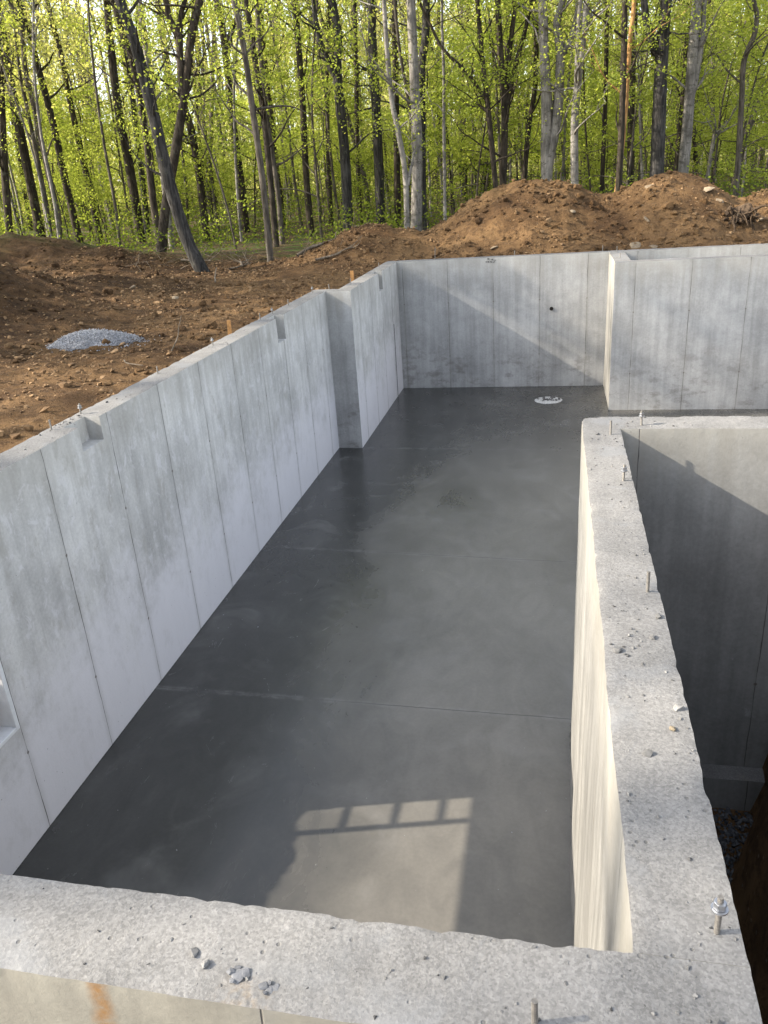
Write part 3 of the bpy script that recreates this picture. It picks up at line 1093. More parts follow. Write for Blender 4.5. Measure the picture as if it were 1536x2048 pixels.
BOLTS = [
    (3.630, 0.072, True, .100, 'big shiny bolt with hex nut and washer at the near right wall corner'),
    (3.636, 1.546, False, .085, 'bare rod without nut halfway along the right wall'),
    (3.633, 2.709, True, .085, 'bolt with a nut on the far half of the right wall'),
    (3.615, 3.470, False, .085, 'bare rod at the inner angle of the right wall corner'),
    (3.807, 3.658, True, .090, 'nutted bolt on the wall that turns right past the rounded corner'),
    (3.263, -0.180, False, .060, 'short bare rod at the bottom edge on the front wall'),
    (-0.175, 3.590, False, .075, 'bare rod on the left wall just before the nearest beam pocket'),
    (-0.185, 3.990, True, .080, 'bolt with nut beside the nearest beam pocket of the left wall'),
    (-0.175, 5.250, False, .070, 'thin rod on the left wall between the nearest pocket and the stake'),
    (-0.170, 6.500, True, .080, 'bolt with nut on the left wall a little before the wooden stake'),
    (-0.170, 7.960, False, .080, 'thin rod on the left wall just before the second beam pocket'),
    (-0.175, 8.420, True, .075, 'bolt with nut just past the second beam pocket'),
    (-0.165, 9.050, False, .080, 'thin rod between the second beam pocket and the wall jog'),
    (-0.165, 10.20, True, .090, 'bolt at the outer corner of the wall jog'),
    (0.02, 10.46, False, .080, 'rod on the short top of the wall jog'),
    (0.205, 11.05, False, .080, 'rod on the left wall just beyond the jog'),
    (0.205, 13.20, False, .080, 'rod on the left wall near the far corner'),
    (1.081, 14.14, False, .21, 'tall thin rod on the far wall against the soil'),
    (2.545, 14.14, False, .090, 'thin rod on the middle of the far wall top'),
    (4.098, 14.14, False, .110, 'rod on the far wall just left of the return wall'),
    (4.33, 13.92, False, .100, 'rod where the return wall meets the far wall'),
    (4.32, 13.0, False, .075, 'rod on the middle of the short return wall'),
]
for x, y, nut, h, lab in BOLTS:
    bolt(x, y, lab, nut, h, (random.uniform(-.05, .05), random.uniform(-.05, .05)))

# ------------------------------------------------------------------ stakes
st = empty('wooden_stake', (-0.464, 7.665, 2.02), 'orange brown survey stake standing behind the left wall', 'stake', 'survey stakes')
bm = bmesh.new()
quad_box(bm, (-.022, -.012, -.2), (.022, .012, .44), .002)
bm_obj('stake_board', bm, [M['lumber']], st)
st.rotation_euler = (0, .03, .3)
st = empty('wooden_stake', (-0.05, 12.2, 2.05), 'short wooden peg behind the left wall past the jog', 'stake', 'survey stakes')
bm = bmesh.new()
quad_box(bm, (-.03, -.012, -.2), (.03, .012, .42), .002)
bm_obj('stake_board', bm, [M['lumber']], st)

# ------------------------------------------------------------------ debris on the wall tops
CR = [
    (2.66, -0.172, .024, 'chip_pale', 'jagged grey concrete flake near the outer edge of the front wall'),
    (2.735, -0.190, .019, 'chip_pale', 'second grey flake lying right beside the jagged one on the front wall'),
    (2.55, -0.135, .015, 'crumb', 'dark crumb in the row just left of the grey flakes'),
    (2.585, -0.160, .014, 'crumb', 'dark crumb touching the left end of the grey flakes'),
    (2.02, -0.198, .014, 'chip_pale', 'small grey flake above the rust streak of the front wall'),
    (3.545, 0.62, .016, 'crumb', 'single dark stone alone in the middle of the near right wall'),
    (3.655, 0.83, .018, 'crumb', 'dark elongated stone at the outer edge of the right wall'),
    (3.625, 0.735, .013, 'tanstone', 'tan pebble near the outer edge of the right wall'),
    (3.60, -0.135, .014, 'crumb', 'dark chip below the big bolt at the front corner'),
    (3.500, 1.13, .020, 'crumb', 'grey lump near the inner edge halfway along the right wall'),
    (3.62, 1.22, .017, 'crumb', 'grey lump in the debris before the bare rod'),
    (3.655, 1.36, .018, 'crumb', 'grey lump at the outer edge just before the bare rod'),
    (3.54, 3.47, .016, 'crumb', 'brown crumb beside the rod at the rounded corner'),
]
for x, y, s, mk, lab in CR:
    if mk == 'chip_pale':                       # a broken flake: several shards still stuck together
        q = [(0, 0, 0)] + [(s * .65 * math.cos(a_), s * .65 * math.sin(a_), .001 * a_) for a_ in (.4, 1.9, 2.9, 4.4)]
        me = rock_cloud('concrete_crumb', q, [s * .8] + [s * f_ for f_ in (.55, .42, .6, .35)], M[mk], (.16, .4), 0.1, ROCK2)
    else:
        me = rock_cloud('concrete_crumb', [(0, 0, 0)], [s], M[mk], (.35, .6), 0.0, ROCK2)
    o = obj('concrete_crumb', me, None, (x, y, H - 0.001))
    tag(o, lab, 'concrete crumb', 'loose crumbs on the wall tops')
pts, szs = [], []


def crumbs(n, fx, fy, s0, s1, w=1.0):
    for _ in range(n):
        x, y = fx(), fy()
        if noise.noise(Vector((x * 5, y * 5, 1))) < rng.uniform(-.6, .35):
            continue
        pts.append((x, y, H - 0.001))
        szs.append(s0 + (s1 - s0) * rng.random() ** 3)


crumbs(460, lambda: rng.uniform(3.475, 3.67), lambda: rng.uniform(0.0, 3.7), .0015, .009)
crumbs(120, lambda: rng.uniform(3.475, 3.67), lambda: rng.uniform(0.9, 1.6), .002, .009)
crumbs(110, lambda: rng.uniform(3.48, 4.1), lambda: rng.uniform(3.62, 3.82), .002, .010)
crumbs(420, lambda: rng.uniform(0.9, 3.66), lambda: rng.uniform(-.22, -.015), .0012, .008)
crumbs(70, lambda: rng.uniform(-.22, -.02), lambda: rng.uniform(2.8, 5), .003, .014)
crumbs(80, lambda: rng.uniform(-.22, -.13), lambda: rng.uniform(3.6, 4.1), .004, .014)
crumbs(60, lambda: rng.uniform(-.2, -.02), lambda: rng.uniform(5, 10), .003, .012)
o = obj('crumb_scatter', rock_cloud('crumb_scatter', pts, szs, M['crumb'], (.35, .8), .2, ROCK1))
o['kind'] = 'stuff'
o['label'] = 'fine concrete grit scattered along the wall tops'

# grit and mortar specks on the slab, thickest along the walls
pts, szs = [], []
for _ in range(420):
    y = rng.uniform(0.1, 13.9)
    x = (rng.exponential(.25) if rng.random() < .5 else 3.44 - rng.exponential(.2)) if rng.random() < .6 else rng.uniform(0, 4.1)
    if x < (.0 if y < 10.25 else .38) + .015 or x > (3.43 if y < 3.9 else 4.15) or near(y, 10.25, 10.6) and x < .4:
        continue
    pts.append((x, y, 0.0))
    szs.append(.0015 + .006 * rng.random() ** 4)
o = obj('slab_grit', rock_cloud('slab_grit', pts, szs, M['gravel'], (.4, .8), .1, ROCK1))
o['kind'] = 'stuff'
o['label'] = 'scattered grit and mortar specks on the dark slab'

# ------------------------------------------------------------------ the wood
def leaf_quads(C_, size, up=0.35, asp=0.72):
    """one diamond-shaped leaf per centre"""
    C_ = np.asarray(C_)
    n = len(C_)
    nrm = rng.normal(size=(n, 3))
    nrm[:, 2] = np.abs(nrm[:, 2]) + up
    nrm /= np.linalg.norm(nrm, axis=1)[:, None]
    a = rng.normal(size=(n, 3))
    u = np.cross(nrm, a)
    u /= np.linalg.norm(u, axis=1)[:, None]
    v = np.cross(nrm, u)
    s = np.asarray(size)[:, None] * 0.5
    k = nrm * s * 0.25
    V = np.stack([C_ - u * s - k, C_ + v * s * asp, C_ + u * s - k, C_ - v * s * asp], axis=1).reshape(-1, 3)
    F = np.arange(n * 4).reshape(n, 4)
    return V, F


def sprays(tips, per, rad, flat=0.35):
    out = []
    for p, m in tips:
        n = max(3, int(per * m))
        out.append(np.array(p) + rng.normal(size=(n, 3)) * np.array([rad, rad, rad * flat]) * m ** .33)
    return np.vstack(out)


def limb(p, az, el, ln, wob=0.25, n=5, sag=0.0):
    """a crooked branch"""
    P = [Vector(p)]
    d = Vector((math.sin(az) * math.cos(el), math.cos(az) * math.cos(el), math.sin(el)))
    for i in range(n):
        d = (d + Vector((random.gauss(0, wob), random.gauss(0, wob), random.gauss(0.06, wob * .7) - sag))).normalized()
        P.append(P[-1] + d * ln / n)
    return P


def taper(n, r0, r1):
    return [r0 + (r1 - r0) * i / max(1, n - 1) for i in range(n)]


def woody(P, r0, r1, sub=3):
    q = catmull(P, sub)
    return (q, taper(len(q), r0, r1))


def make_stem(h, r, lean=0.3, fork=False):
    n = 7
    P = [Vector((0, 0, -0.4))]
    d = Vector((random.gauss(0, .05) + 0, random.gauss(0, .05), 1))
    for i in range(n):
        d += Vector((random.gauss(0, .06) * lean, random.gauss(0, .06) * lean, 0))
        P.append(P[-1] + d.normalized() * (h + .4) / n)
    return P


def at(P, t):
    f = t * (len(P) - 1)
    i = min(int(f), len(P) - 2)
    return P[i].lerp(P[i + 1], f - i)


def build_sapling(seed, h, r, n_br, leaves, lo=0.18, rad=0.21, ls=(.045, .10)):
    random.seed(seed)
    P = make_stem(h, r, 1.6)
    paths = [woody(P, r, r * .25)]
    tips = []
    for b in range(n_br):
        t = lo + (0.97 - lo) * (b + random.random()) / n_br
        ln = (1.15 - t) * h * random.uniform(.22, .42) + .3
        L_ = limb(at(P, t), random.uniform(0, 6.283), random.uniform(.1, .8), ln, .28, 5, .02)
        paths.append(woody(L_, r * .38 * (1.15 - t) + .004, .003, 2))
        for q in (.45, .62, .8, 1.0):
            c = at(L_, q)
            tw = limb(c, random.uniform(0, 6.283), random.uniform(-.1, .5), random.uniform(.25, .6), .3, 3)
            paths.append(woody(tw, .006, .002, 1))
            tips += [(tw[-1], random.uniform(.3, 1.5)), (c, random.uniform(.2, .8)), (tw[1], random.uniform(.3, 1))]
    tot = sum(m for _, m in tips)
    C_ = sprays(tips, leaves / tot, rad)
    return paths, leaf_quads(C_, rng.uniform(*ls, len(C_)))


def build_tree(seed, h, r, leaves, lo=0.35):
    global rng
    rng = np.random.default_rng(seed)
    random.seed(seed)
    P = make_stem(h, r, 0.9)
    paths = [woody(P, r, r * .35)]
    tips = []
    for b in range(15):
        t = lo + (0.98 - lo) * (b + random.random()) / 15
        ln = random.uniform(1.2, 3.4) * (1.25 - t) * h / 14
        L_ = limb(at(P, t), random.uniform(0, 6.283), random.uniform(.3, 1.0), ln, .22, 5)
        paths.append(woody(L_, r * .4 * (1.2 - t), .006, 2))
        for q in (.5, .75, 1.0):
            c = at(L_, q)
            tw = limb(c, random.uniform(0, 6.283), random.uniform(0, .8), random.uniform(.5, 1.2), .3, 4)
            paths.append(woody(tw, .010, .003, 1))
            tips += [(tw[-1], random.uniform(.4, 1.4)), (tw[2], random.uniform(.3, 1))]
    tot = sum(m for _, m in tips)
    C_ = sprays(tips, leaves / tot, .36, .6)
    return paths, leaf_quads(C_, rng.uniform(.08, .135, len(C_)))


rng = np.random.default_rng(77)
SAP = []
for i, (h, r, nb, lv) in enumerate([(6.5, .035, 17, 4200), (5.0, .028, 15, 3600), (8.0, .045, 20, 5000), (3.4, .02, 12, 2300),
                                    (7.0, .04, 16, 2600), (5.6, .03, 14, 3200)]):
    pth, (V, F) = build_sapling(40 + i, h, r, nb, lv)
    tv, tf = tube_mesh(pth, 5)
    SAP.append((mesh_np('stem', tv, tf, [M['bark_d'] if i % 2 else M['bark_g']], None, True), mesh_np('foliage', V, F, [M['leaf_a']])))
BIG = []
for i, (h, r, lv) in enumerate([(15, .13, 3500), (13, .10, 2900), (16, .16, 3300), (12, .075, 2300), (14, .09, 2700), (11, .055, 1800), (23, .2, 4200)]):
    pth, (V, F) = build_tree(70 + i, h, r, lv, .61 if h > 20 else .3 + .04 * i)
    tv, tf = tube_mesh(pth, 7)
    BIG.append((mesh_np('trunk', tv, tf, [M[('bark_d', 'bark_g', 'bark_b', 'bark_g', 'bark_d', 'bark_p', 'bark_b')[i]]], None, True),
                mesh_np('crown', V, F, [M['leaf_b']])))

# ---- the trunks one can tell apart along the edge of the wood: (key, bark, radius, limbs), label
EDGE = [
('T1', 'd', 0.136, [[(-14.72, 24.0, 2.71), (-14.4, 24.07, 4.71), (-14.05, 24.15, 6.52), (-13.77, 24.22, 7.9)]]),
('T2', 'd', 0.185, [[(-14.88, 26.0, 2.38), (-14.82, 26.01, 4.55), (-14.79, 26.02, 6.82), (-14.71, 26.04, 8.52), (-14.62, 26.06, 9.52)]]),
('T3', 'g', 0.108, [[(-13.63, 25.0, 2.36), (-13.41, 25.05, 3.21), (-13.44, 25.04, 4.79), (-13.45, 25.04, 6.52), (-13.47, 25.04, 7.81), (-13.3, 25.08, 9.05), (-13.49, 25.03, 9.53)], [(-13.82, 24.95, 2.5), (-13.73, 24.98, 3.87), (-13.69, 24.98, 5.11), (-13.67, 24.99, 6.61), (-13.67, 24.99, 7.61), (-13.53, 25.02, 8.86), (-13.45, 25.04, 9.66)]]),
('T4', 'd', 0.143, [[(-14.3, 29.0, 2.37), (-14.35, 28.99, 4.47), (-14.4, 28.98, 6.03), (-14.44, 28.97, 7.54), (-14.43, 28.97, 8.83), (-14.52, 28.95, 10.0), (-14.54, 28.94, 10.38)]]),
('T5', 'd', 0.187, [[(-12.03, 28.0, 2.42), (-12.0, 28.01, 4.68), (-12.04, 28.0, 6.8), (-11.9, 28.03, 8.88), (-11.79, 28.05, 9.98)]]),
('T6', 'd', 0.131, [[(-9.09, 23.5, 2.17), (-9.04, 23.51, 3.8), (-8.94, 23.53, 5.62), (-8.99, 23.52, 7.42), (-9.19, 23.48, 8.63), (-9.25, 23.46, 9.01)]]),
('T6b', 'p', 0.108, [[(-9.14, 24.5, 2.08), (-9.08, 24.51, 3.92), (-9.06, 24.52, 5.38), (-9.01, 24.53, 6.98), (-8.97, 24.54, 8.51), (-8.93, 24.55, 9.15)]]),
('T7', 'b', 0.164, [[(-4.57, 16.4, 2.12), (-4.81, 16.35, 2.85), (-5.0, 16.3, 4.01), (-5.1, 16.28, 5.29), (-5.19, 16.26, 6.23), (-5.28, 16.24, 6.87), (-5.41, 16.21, 7.49)]]),
('T8', 'd', 0.156, [[(-7.82, 21.0, 2.2), (-7.53, 21.07, 3.33), (-7.02, 21.18, 4.78), (-6.57, 21.29, 6.11), (-6.15, 21.38, 7.54), (-5.81, 21.46, 8.36)], [(-6.57, 21.29, 6.11), (-6.52, 21.3, 6.99), (-6.44, 21.32, 7.61), (-6.33, 21.34, 8.06), (-6.18, 21.37, 8.38)], [(-6.44, 21.32, 7.61), (-6.63, 21.27, 7.96), (-6.65, 21.27, 8.41)]]),
('T9', 'd', 0.136, [[(-8.97, 27.0, 2.13), (-8.91, 27.01, 4.16), (-8.96, 27.0, 5.74), (-9.09, 26.97, 6.51)]]),
('T10', 'd', 0.195, [[(-8.97, 31.0, 2.09), (-8.93, 31.01, 4.28), (-8.95, 31.0, 6.23), (-8.91, 31.01, 8.57), (-8.96, 31.0, 10.17)], [(-8.91, 31.01, 8.25), (-8.61, 31.08, 9.12), (-8.2, 31.18, 9.81)]]),
('T11', 'g', 0.089, [[(-3.4, 17.7, 2.1), (-3.38, 17.7, 2.44), (-3.36, 17.71, 3.98), (-3.4, 17.7, 5.43), (-3.43, 17.69, 6.51), (-3.53, 17.67, 7.54)]]),
('T12', 'd', 0.105, [[(-5.01, 23.0, 2.53), (-4.97, 23.01, 4.12), (-4.97, 23.01, 5.9), (-5.04, 22.99, 7.33), (-5.09, 22.98, 8.53)]]),
('T12b', 'g', 0.092, [[(-5.15, 24.0, 2.09), (-5.12, 24.01, 3.7), (-5.19, 23.99, 5.37), (-5.19, 23.99, 7.14), (-5.14, 24.0, 8.69)]]),
('T13', 'd', 0.13, [[(-5.07, 27.0, 1.94), (-5.05, 27.01, 4.08), (-4.94, 27.03, 6.34), (-4.9, 27.04, 8.47), (-4.89, 27.04, 9.15)]]),
('T14', 'b', 0.179, [[(-3.23, 25.0, 2.25), (-3.16, 25.02, 4.56), (-3.2, 25.01, 6.75), (-3.1, 25.03, 7.71), (-3.18, 25.01, 8.66)], [(-3.27, 24.99, 6.75), (-3.57, 24.92, 7.42), (-3.69, 24.89, 8.13), (-3.72, 24.89, 8.69)]]),
('T15', 'd', 0.104, [[(-4.21, 31.0, 2.13), (-4.13, 31.02, 4.85), (-3.98, 31.05, 7.34), (-3.87, 31.08, 9.69)]]),
('T16', 'b', 0.181, [[(-2.57, 27.0, 2.25), (-2.5, 27.02, 5.42), (-2.49, 27.02, 7.7), (-2.42, 27.03, 8.91)]]),
('T17', 'p', 0.178, [[(-0.71, 23.0, 2.31), (-0.58, 23.03, 4.5), (-0.57, 23.03, 6.35), (-0.57, 23.03, 8.1)]]),
('T18', 'b', 0.142, [[(-0.76, 25.0, 4.53), (-0.68, 25.02, 6.54), (-0.52, 25.05, 7.48), (-0.45, 25.07, 8.41)]]),
('T19', 'p', 0.091, [[(-0.89, 22.5, 2.39), (-0.86, 22.51, 3.87), (-1.0, 22.47, 5.01), (-1.12, 22.45, 5.75), (-1.17, 22.44, 6.93), (-1.18, 22.43, 8.06)], [(-0.81, 22.52, 3.61), (-0.55, 22.58, 4.61)]]),
('T20', 'd', 0.131, [[(-2.17, 28.0, 2.26), (-2.04, 28.03, 5.43), (-1.9, 28.06, 9.02)]]),
('T21', 'p', 0.056, [[(0.02, 24.0, 2.48), (0.06, 24.01, 4.73), (0.11, 24.02, 6.38), (0.11, 24.02, 7.83)]]),
('T22', 'd', 0.087, [[(1.54, 24.0, 3.3), (1.37, 23.96, 5.15), (1.21, 23.93, 6.59), (1.09, 23.9, 8.07)], [(1.3, 23.95, 5.66), (0.77, 23.83, 6.37), (0.18, 23.69, 6.95), (-0.13, 23.62, 7.51)], [(1.33, 23.95, 5.37), (0.99, 23.88, 5.62)]]),
('T23', 'd', 0.122, [[(1.71, 24.5, 3.34), (1.77, 24.51, 5.34), (1.66, 24.49, 6.91), (1.6, 24.48, 8.11)], [(1.77, 24.51, 5.21), (1.88, 24.54, 6.59), (2.04, 24.57, 7.73), (2.1, 24.59, 8.08)], [(1.83, 24.53, 5.53), (2.1, 24.59, 6.58), (2.34, 24.64, 7.36)]]),
('T24', 'd', 0.098, [[(2.22, 27.0, 3.32), (2.38, 27.04, 5.07), (2.57, 27.08, 6.24), (2.58, 27.08, 8.43)]]),
('T25', 'p', 0.182, [[(3.0, 24.0, 3.21), (2.96, 23.99, 4.27), (2.95, 23.99, 5.53), (2.87, 23.97, 6.75), (2.81, 23.96, 7.91)], [(3.0, 24.0, 3.74), (3.24, 24.05, 5.02), (3.3, 24.07, 6.6), (3.19, 24.04, 7.32), (3.34, 24.08, 7.88)], [(3.3, 24.07, 6.63), (3.56, 24.13, 6.88), (3.71, 24.16, 7.4), (3.76, 24.17, 7.86)]]),
('T26', 'p', 0.124, [[(3.78, 23.5, 2.98), (3.72, 23.49, 4.95), (3.81, 23.51, 6.15), (3.9, 23.53, 7.18), (3.95, 23.54, 7.74)], [(3.76, 23.5, 5.26), (3.75, 23.49, 6.62), (3.78, 23.5, 7.75)]]),
('T27', 'd', 0.083, [[(4.73, 28.0, 2.88), (4.74, 28.0, 5.51), (4.67, 27.99, 8.37)]]),
('T28', 'd', 0.099, [[(4.93, 23.0, 2.93), (4.93, 23.0, 4.72), (4.9, 22.99, 6.46), (4.87, 22.99, 7.56)]]),
('T28b', 'o', 0.077, [[(4.89, 23.2, 2.93), (4.99, 23.22, 4.36), (5.03, 23.23, 5.32), (5.06, 23.24, 6.76), (5.11, 23.25, 7.58)]]),
('T29', 'd', 0.129, [[(5.62, 28.0, 3.4), (5.52, 27.98, 5.94), (5.48, 27.97, 8.29)]]),
('T30', 'b', 0.215, [[(6.02, 24.0, 3.23), (5.97, 23.99, 4.99), (5.94, 23.98, 6.37), (5.97, 23.99, 7.61)], [(5.93, 23.98, 6.31), (5.69, 23.93, 6.61), (5.5, 23.88, 7.14), (5.4, 23.86, 7.65)], [(5.94, 23.98, 3.81), (5.82, 23.95, 3.17)]]),
('T31', 'p', 0.163, [[(6.77, 24.5, 3.2), (6.8, 24.51, 4.77), (6.79, 24.5, 6.47), (6.8, 24.51, 7.61)], [(6.81, 24.51, 5.14), (6.95, 24.54, 6.1), (7.01, 24.56, 6.92), (7.01, 24.56, 7.6)]]),
('T32', 'd', 0.093, [[(7.02, 28.0, 3.23), (7.08, 28.01, 5.47), (7.07, 28.01, 6.97), (7.17, 28.03, 7.75)]]),
('T33', 'g', 0.084, [[(8.34, 25.0, 2.96), (8.25, 24.98, 5.06), (8.2, 24.97, 6.1), (8.4, 25.01, 6.73), (8.42, 25.02, 7.2), (8.3, 24.99, 7.55)]]),
('T34', 'p', 0.063, [[(7.84, 27.0, 2.98), (7.9, 27.01, 3.97), (7.96, 27.03, 4.52)]]),
('T35', 'd', 0.079, [[(7.99, 30.0, 3.06), (7.75, 29.95, 4.79), (7.82, 29.96, 6.12), (7.88, 29.98, 6.98)]]),
]
LABELS = {
    'T1': 'dark trunk cut by the left edge of the view, leftmost of all',
    'T2': 'straight dark trunk just left of the wavy twin stems at far left',
    'T3': 'grey tree at far left with two wavy twin stems bent at the foot',
    'T4': 'slim dark trunk leaning left, alone right of the wavy twin stems',
    'T5': 'stout dark trunk leaning left, left of the big slanting trunk',
    'T6': 'dark trunk partly hidden behind the big slanting trunk, on its left',
    'T6b': 'thin pale grey trunk beside the foot of the big slanting trunk',
    'T7': 'big bare trunk slanting strongly left, rooted at the edge of the dug soil',
    'T8': 'dark trunk slanting right, crossing behind the big slanting trunk and forking high up',
    'T9': 'short dark leaning trunk that ends against the right slanting forked one',
    'T10': 'stout dark straight trunk with a thin side fork, right of the crossing pair',
    'T11': 'slim grey trunk rooted at the brush between the left heap and the low mound',
    'T12': 'dark thin trunk right behind the slim grey one at the brush',
    'T12b': 'thin grey stem just right of the dark thin one above the brush',
    'T13': 'lone slim dark trunk midway between the grey stems and the large forked tree',
    'T14': 'large ridged tree forking into two upright arms left of the view centre',
    'T15': 'very thin dark trunk between the large forked tree and the thick ridged trunk',
    'T16': 'thick ridged dark grey trunk left of the smooth pale tree',
    'T17': 'smooth pale blotched trunk standing behind the low soil mound',
    'T18': 'dark arm rising close behind the right side of the smooth pale trunk',
    'T19': 'split peeling stem twinned with the left side of the smooth pale trunk',
    'T20': 'dark trunk in the gap between the ridged trunk and the smooth pale tree',
    'T21': 'pole thin pale sapling just right of the smooth pale trunk',
    'T22': 'thin dark tree with a long limb reaching left above the middle mound',
    'T23': 'dark tree branching into three upright stems behind the middle mound',
    'T24': 'slender dark trunk leaning right behind the crest of the middle mound',
    'T25': 'pale grey twin trunk dividing low behind the peak of the middle mound',
    'T26': 'grey trunk with a side arm just right of the pale twin trunk',
    'T27': 'very thin dark trunk left of the splintered orange stem',
    'T28': 'dark stem pressed against the splintered orange stem in the saddle between mounds',
    'T28b': 'splintered stem with bare orange wood in the saddle between the mounds',
    'T29': 'dark trunk behind the gap right of the splintered orange stem',
    'T30': 'thickest dark tree at right, forking high above the right mound',
    'T31': 'pale grey trunk with a second arm right of the thickest dark tree',
    'T32': 'thin dark trunk leaning between the thickest dark tree and its pale neighbour',
    'T33': 'crooked slim grey tree near the right edge of the view',
    'T34': 'short pale leaning stem behind the right mound, left of the crooked grey tree',
    'T35': 'slim dark crooked trunk behind the rock slabs of the right mound',
}
NOFOLD = {'T34', 'T9'}
for key, kind, rad, limbs in EDGE:
    random.seed(sum(ord(c) * 7 for c in key))
    main = [Vector(p) for p in limbs[0]]
    gz = ground(main[0].x, main[0].y)
    base = main[0].copy()
    d0 = (main[1] - main[0]).normalized()
    low = base - d0 * max(0.25, (base.z - gz + .25) / max(.4, d0.z))
    root_p = Vector((low.x, low.y, gz))
    t = empty('tree', root_p, LABELS[key], 'tree', 'trunks along the edge of the wood')
    paths, tips, stems = [], [], []

    def extend(P, hmax):
        P = list(P)
        d = (P[-1] - P[-2]).normalized()
        while P[-1].z < hmax:
            d = (d + Vector((random.gauss(0, .07), random.gauss(0, .07), .12))).normalized()
            P.append(P[-1] + d * 1.3)
        return P
    full = [low] + main
    full = full if key in NOFOLD else extend(full, random.uniform(12.5, 16))
    stems.append((full, rad, rad * (.9 if key in NOFOLD else .35)))
    for li in limbs[1:]:
        li = [Vector(p) for p in li]
        if li[0].z < main[0].z + .6:
            li = [li[0] - Vector((0, 0, li[0].z - gz + .2))] + li
            r0 = rad * .95
        else:
            r0 = rad * .66
        li = extend(li, random.uniform(9.5, 13)) if li[-1].z > 6.6 else li
        stems.append((li, r0, .02))
    for P, a, b in stems:
        q = catmull(P, 5)
        rr = taper(len(q), a, b)
        rr = [x * (1 + .05 * random.uniform(-1, 1)) for x in rr]
        if P is full:
            rr[0] *= 1.45
            rr[1] *= 1.22
            rr[2] *= 1.1
        paths.append((q, rr))
        zt = [i for i, p in enumerate(q) if p.z > 4.0]
        for _ in range(11 if P is full else 7):
            if not zt:
                break
            i = random.choice(zt)
            if i >= len(q) - 1:
                continue
            ln = random.uniform(.9, 2.6)
            L_ = limb(q[i], random.uniform(0, 6.283), random.uniform(.15, .95), ln, .24, 6)
            paths.append(woody(L_, min(rr[i] * .42, .035), .004, 2))
            for u in (.5, .75, 1.0):
                c = at(L_, u)
                tw = limb(c, random.uniform(0, 6.283), random.uniform(-.1, .8), random.uniform(.35, .9), .3, 4)
                paths.append(woody(tw, .007, .002, 1))
                tips += [(tw[-1], random.uniform(.3, 1.4)), (tw[2], random.uniform(.2, .9))]
    tv, tf = tube_mesh([([p - root_p for p in q], rr) for q, rr in paths], 9 if rad > .1 else 7)
    obj('trunk', mesh_np('trunk', tv, tf, [M['bark_' + kind]], None, True), t)
    if tips:
        tips = [(p - root_p, m) for p, m in tips]
        C_ = sprays(tips, 30, .22, .5)
        V, F = leaf_quads(C_, rng.uniform(.05, .098, len(C_)))
        obj('crown', mesh_np('crown', V, F, [M['leaf_a']]), t)

CAM2 = (3.27, -1.2)
YAW = -12.85


def polar(az, D):
    a = math.radians(az)
    return CAM2[0] + D * math.sin(a), CAM2[1] + D * math.cos(a)


def place(pair, names, x, y, s, label, cat, group, rot=None):
    e = empty(names[0], (x, y, ground(x, y) - .03), label, cat, group)
    e.scale = (s, s, s * random.uniform(.92, 1.08))
    e.rotation_euler = (random.gauss(0, .03), random.gauss(0, .03), random.uniform(0, 6.283) if rot is None else rot)
    for nm, me_ in zip(names[1:], pair):
        o_ = obj(nm, me_, e)
    return e


random.seed(99)
taken = [(l[0][0][0], l[0][0][1]) for _, _, _, l in EDGE]


def spot(dmin, az0, az1, d0, d1, ok=lambda x, y: True):
    for _ in range(400):
        D = math.sqrt(random.uniform(d0 * d0, d1 * d1))
        x, y = polar(random.uniform(az0, az1), D)
        if ok(x, y) and all((x - a) ** 2 + (y - b) ** 2 > dmin * dmin for a, b in taken):
            taken.append((x, y))
            return x, y
    return None


# trees standing deeper in the wood
for i in range(84):
    p = spot(1.1, -43, 18, 29, 72, lambda x, y: y > 25)
    if p:
        place(BIG[random.randrange(6)], ('tree', 'trunk', 'crown'), p[0], p[1], random.uniform(.85, 1.3),
              'slender leafy tree standing deeper in the wood behind the front row of trunks', 'tree', 'trees deeper in the wood')
# thin bare poles
POLE = []
for i in range(4):
    pth, (V, F) = build_tree(130 + i, 9 + i, .032 + .008 * i, 500, .35)
    tv, tf = tube_mesh(pth, 5)
    POLE.append((mesh_np('trunk', tv, tf, [M[('bark_d', 'bark_g', 'bark_p', 'bark_g')[i]]], None, True), mesh_np('crown', V, F, [M['leaf_b']])))
for i in range(80):
    p = spot(.5, -43, 18, 24, 46, lambda x, y: y > 22.5)
    if p:
        place(POLE[random.randrange(4)], ('tree', 'trunk', 'crown'), p[0], p[1], random.uniform(.85, 1.25),
              'very thin pole of a tree with few leaves among the bigger trunks', 'tree', 'thin pole trees in the wood')
# leafy young trees between the trunks
for i in range(150):
    near_ = i < 14
    p = spot(.7, -43, 18, 25 if near_ else 30, 31 if near_ else 58, lambda x, y: y > 23.5)
    if p:
        place(SAP[random.randrange(6)], ('sapling', 'stem', 'foliage'), p[0], p[1], random.uniform(.8, 1.35),
              'bright green young maple among the trunks of the wood', 'sapling', 'young maples of the understory')
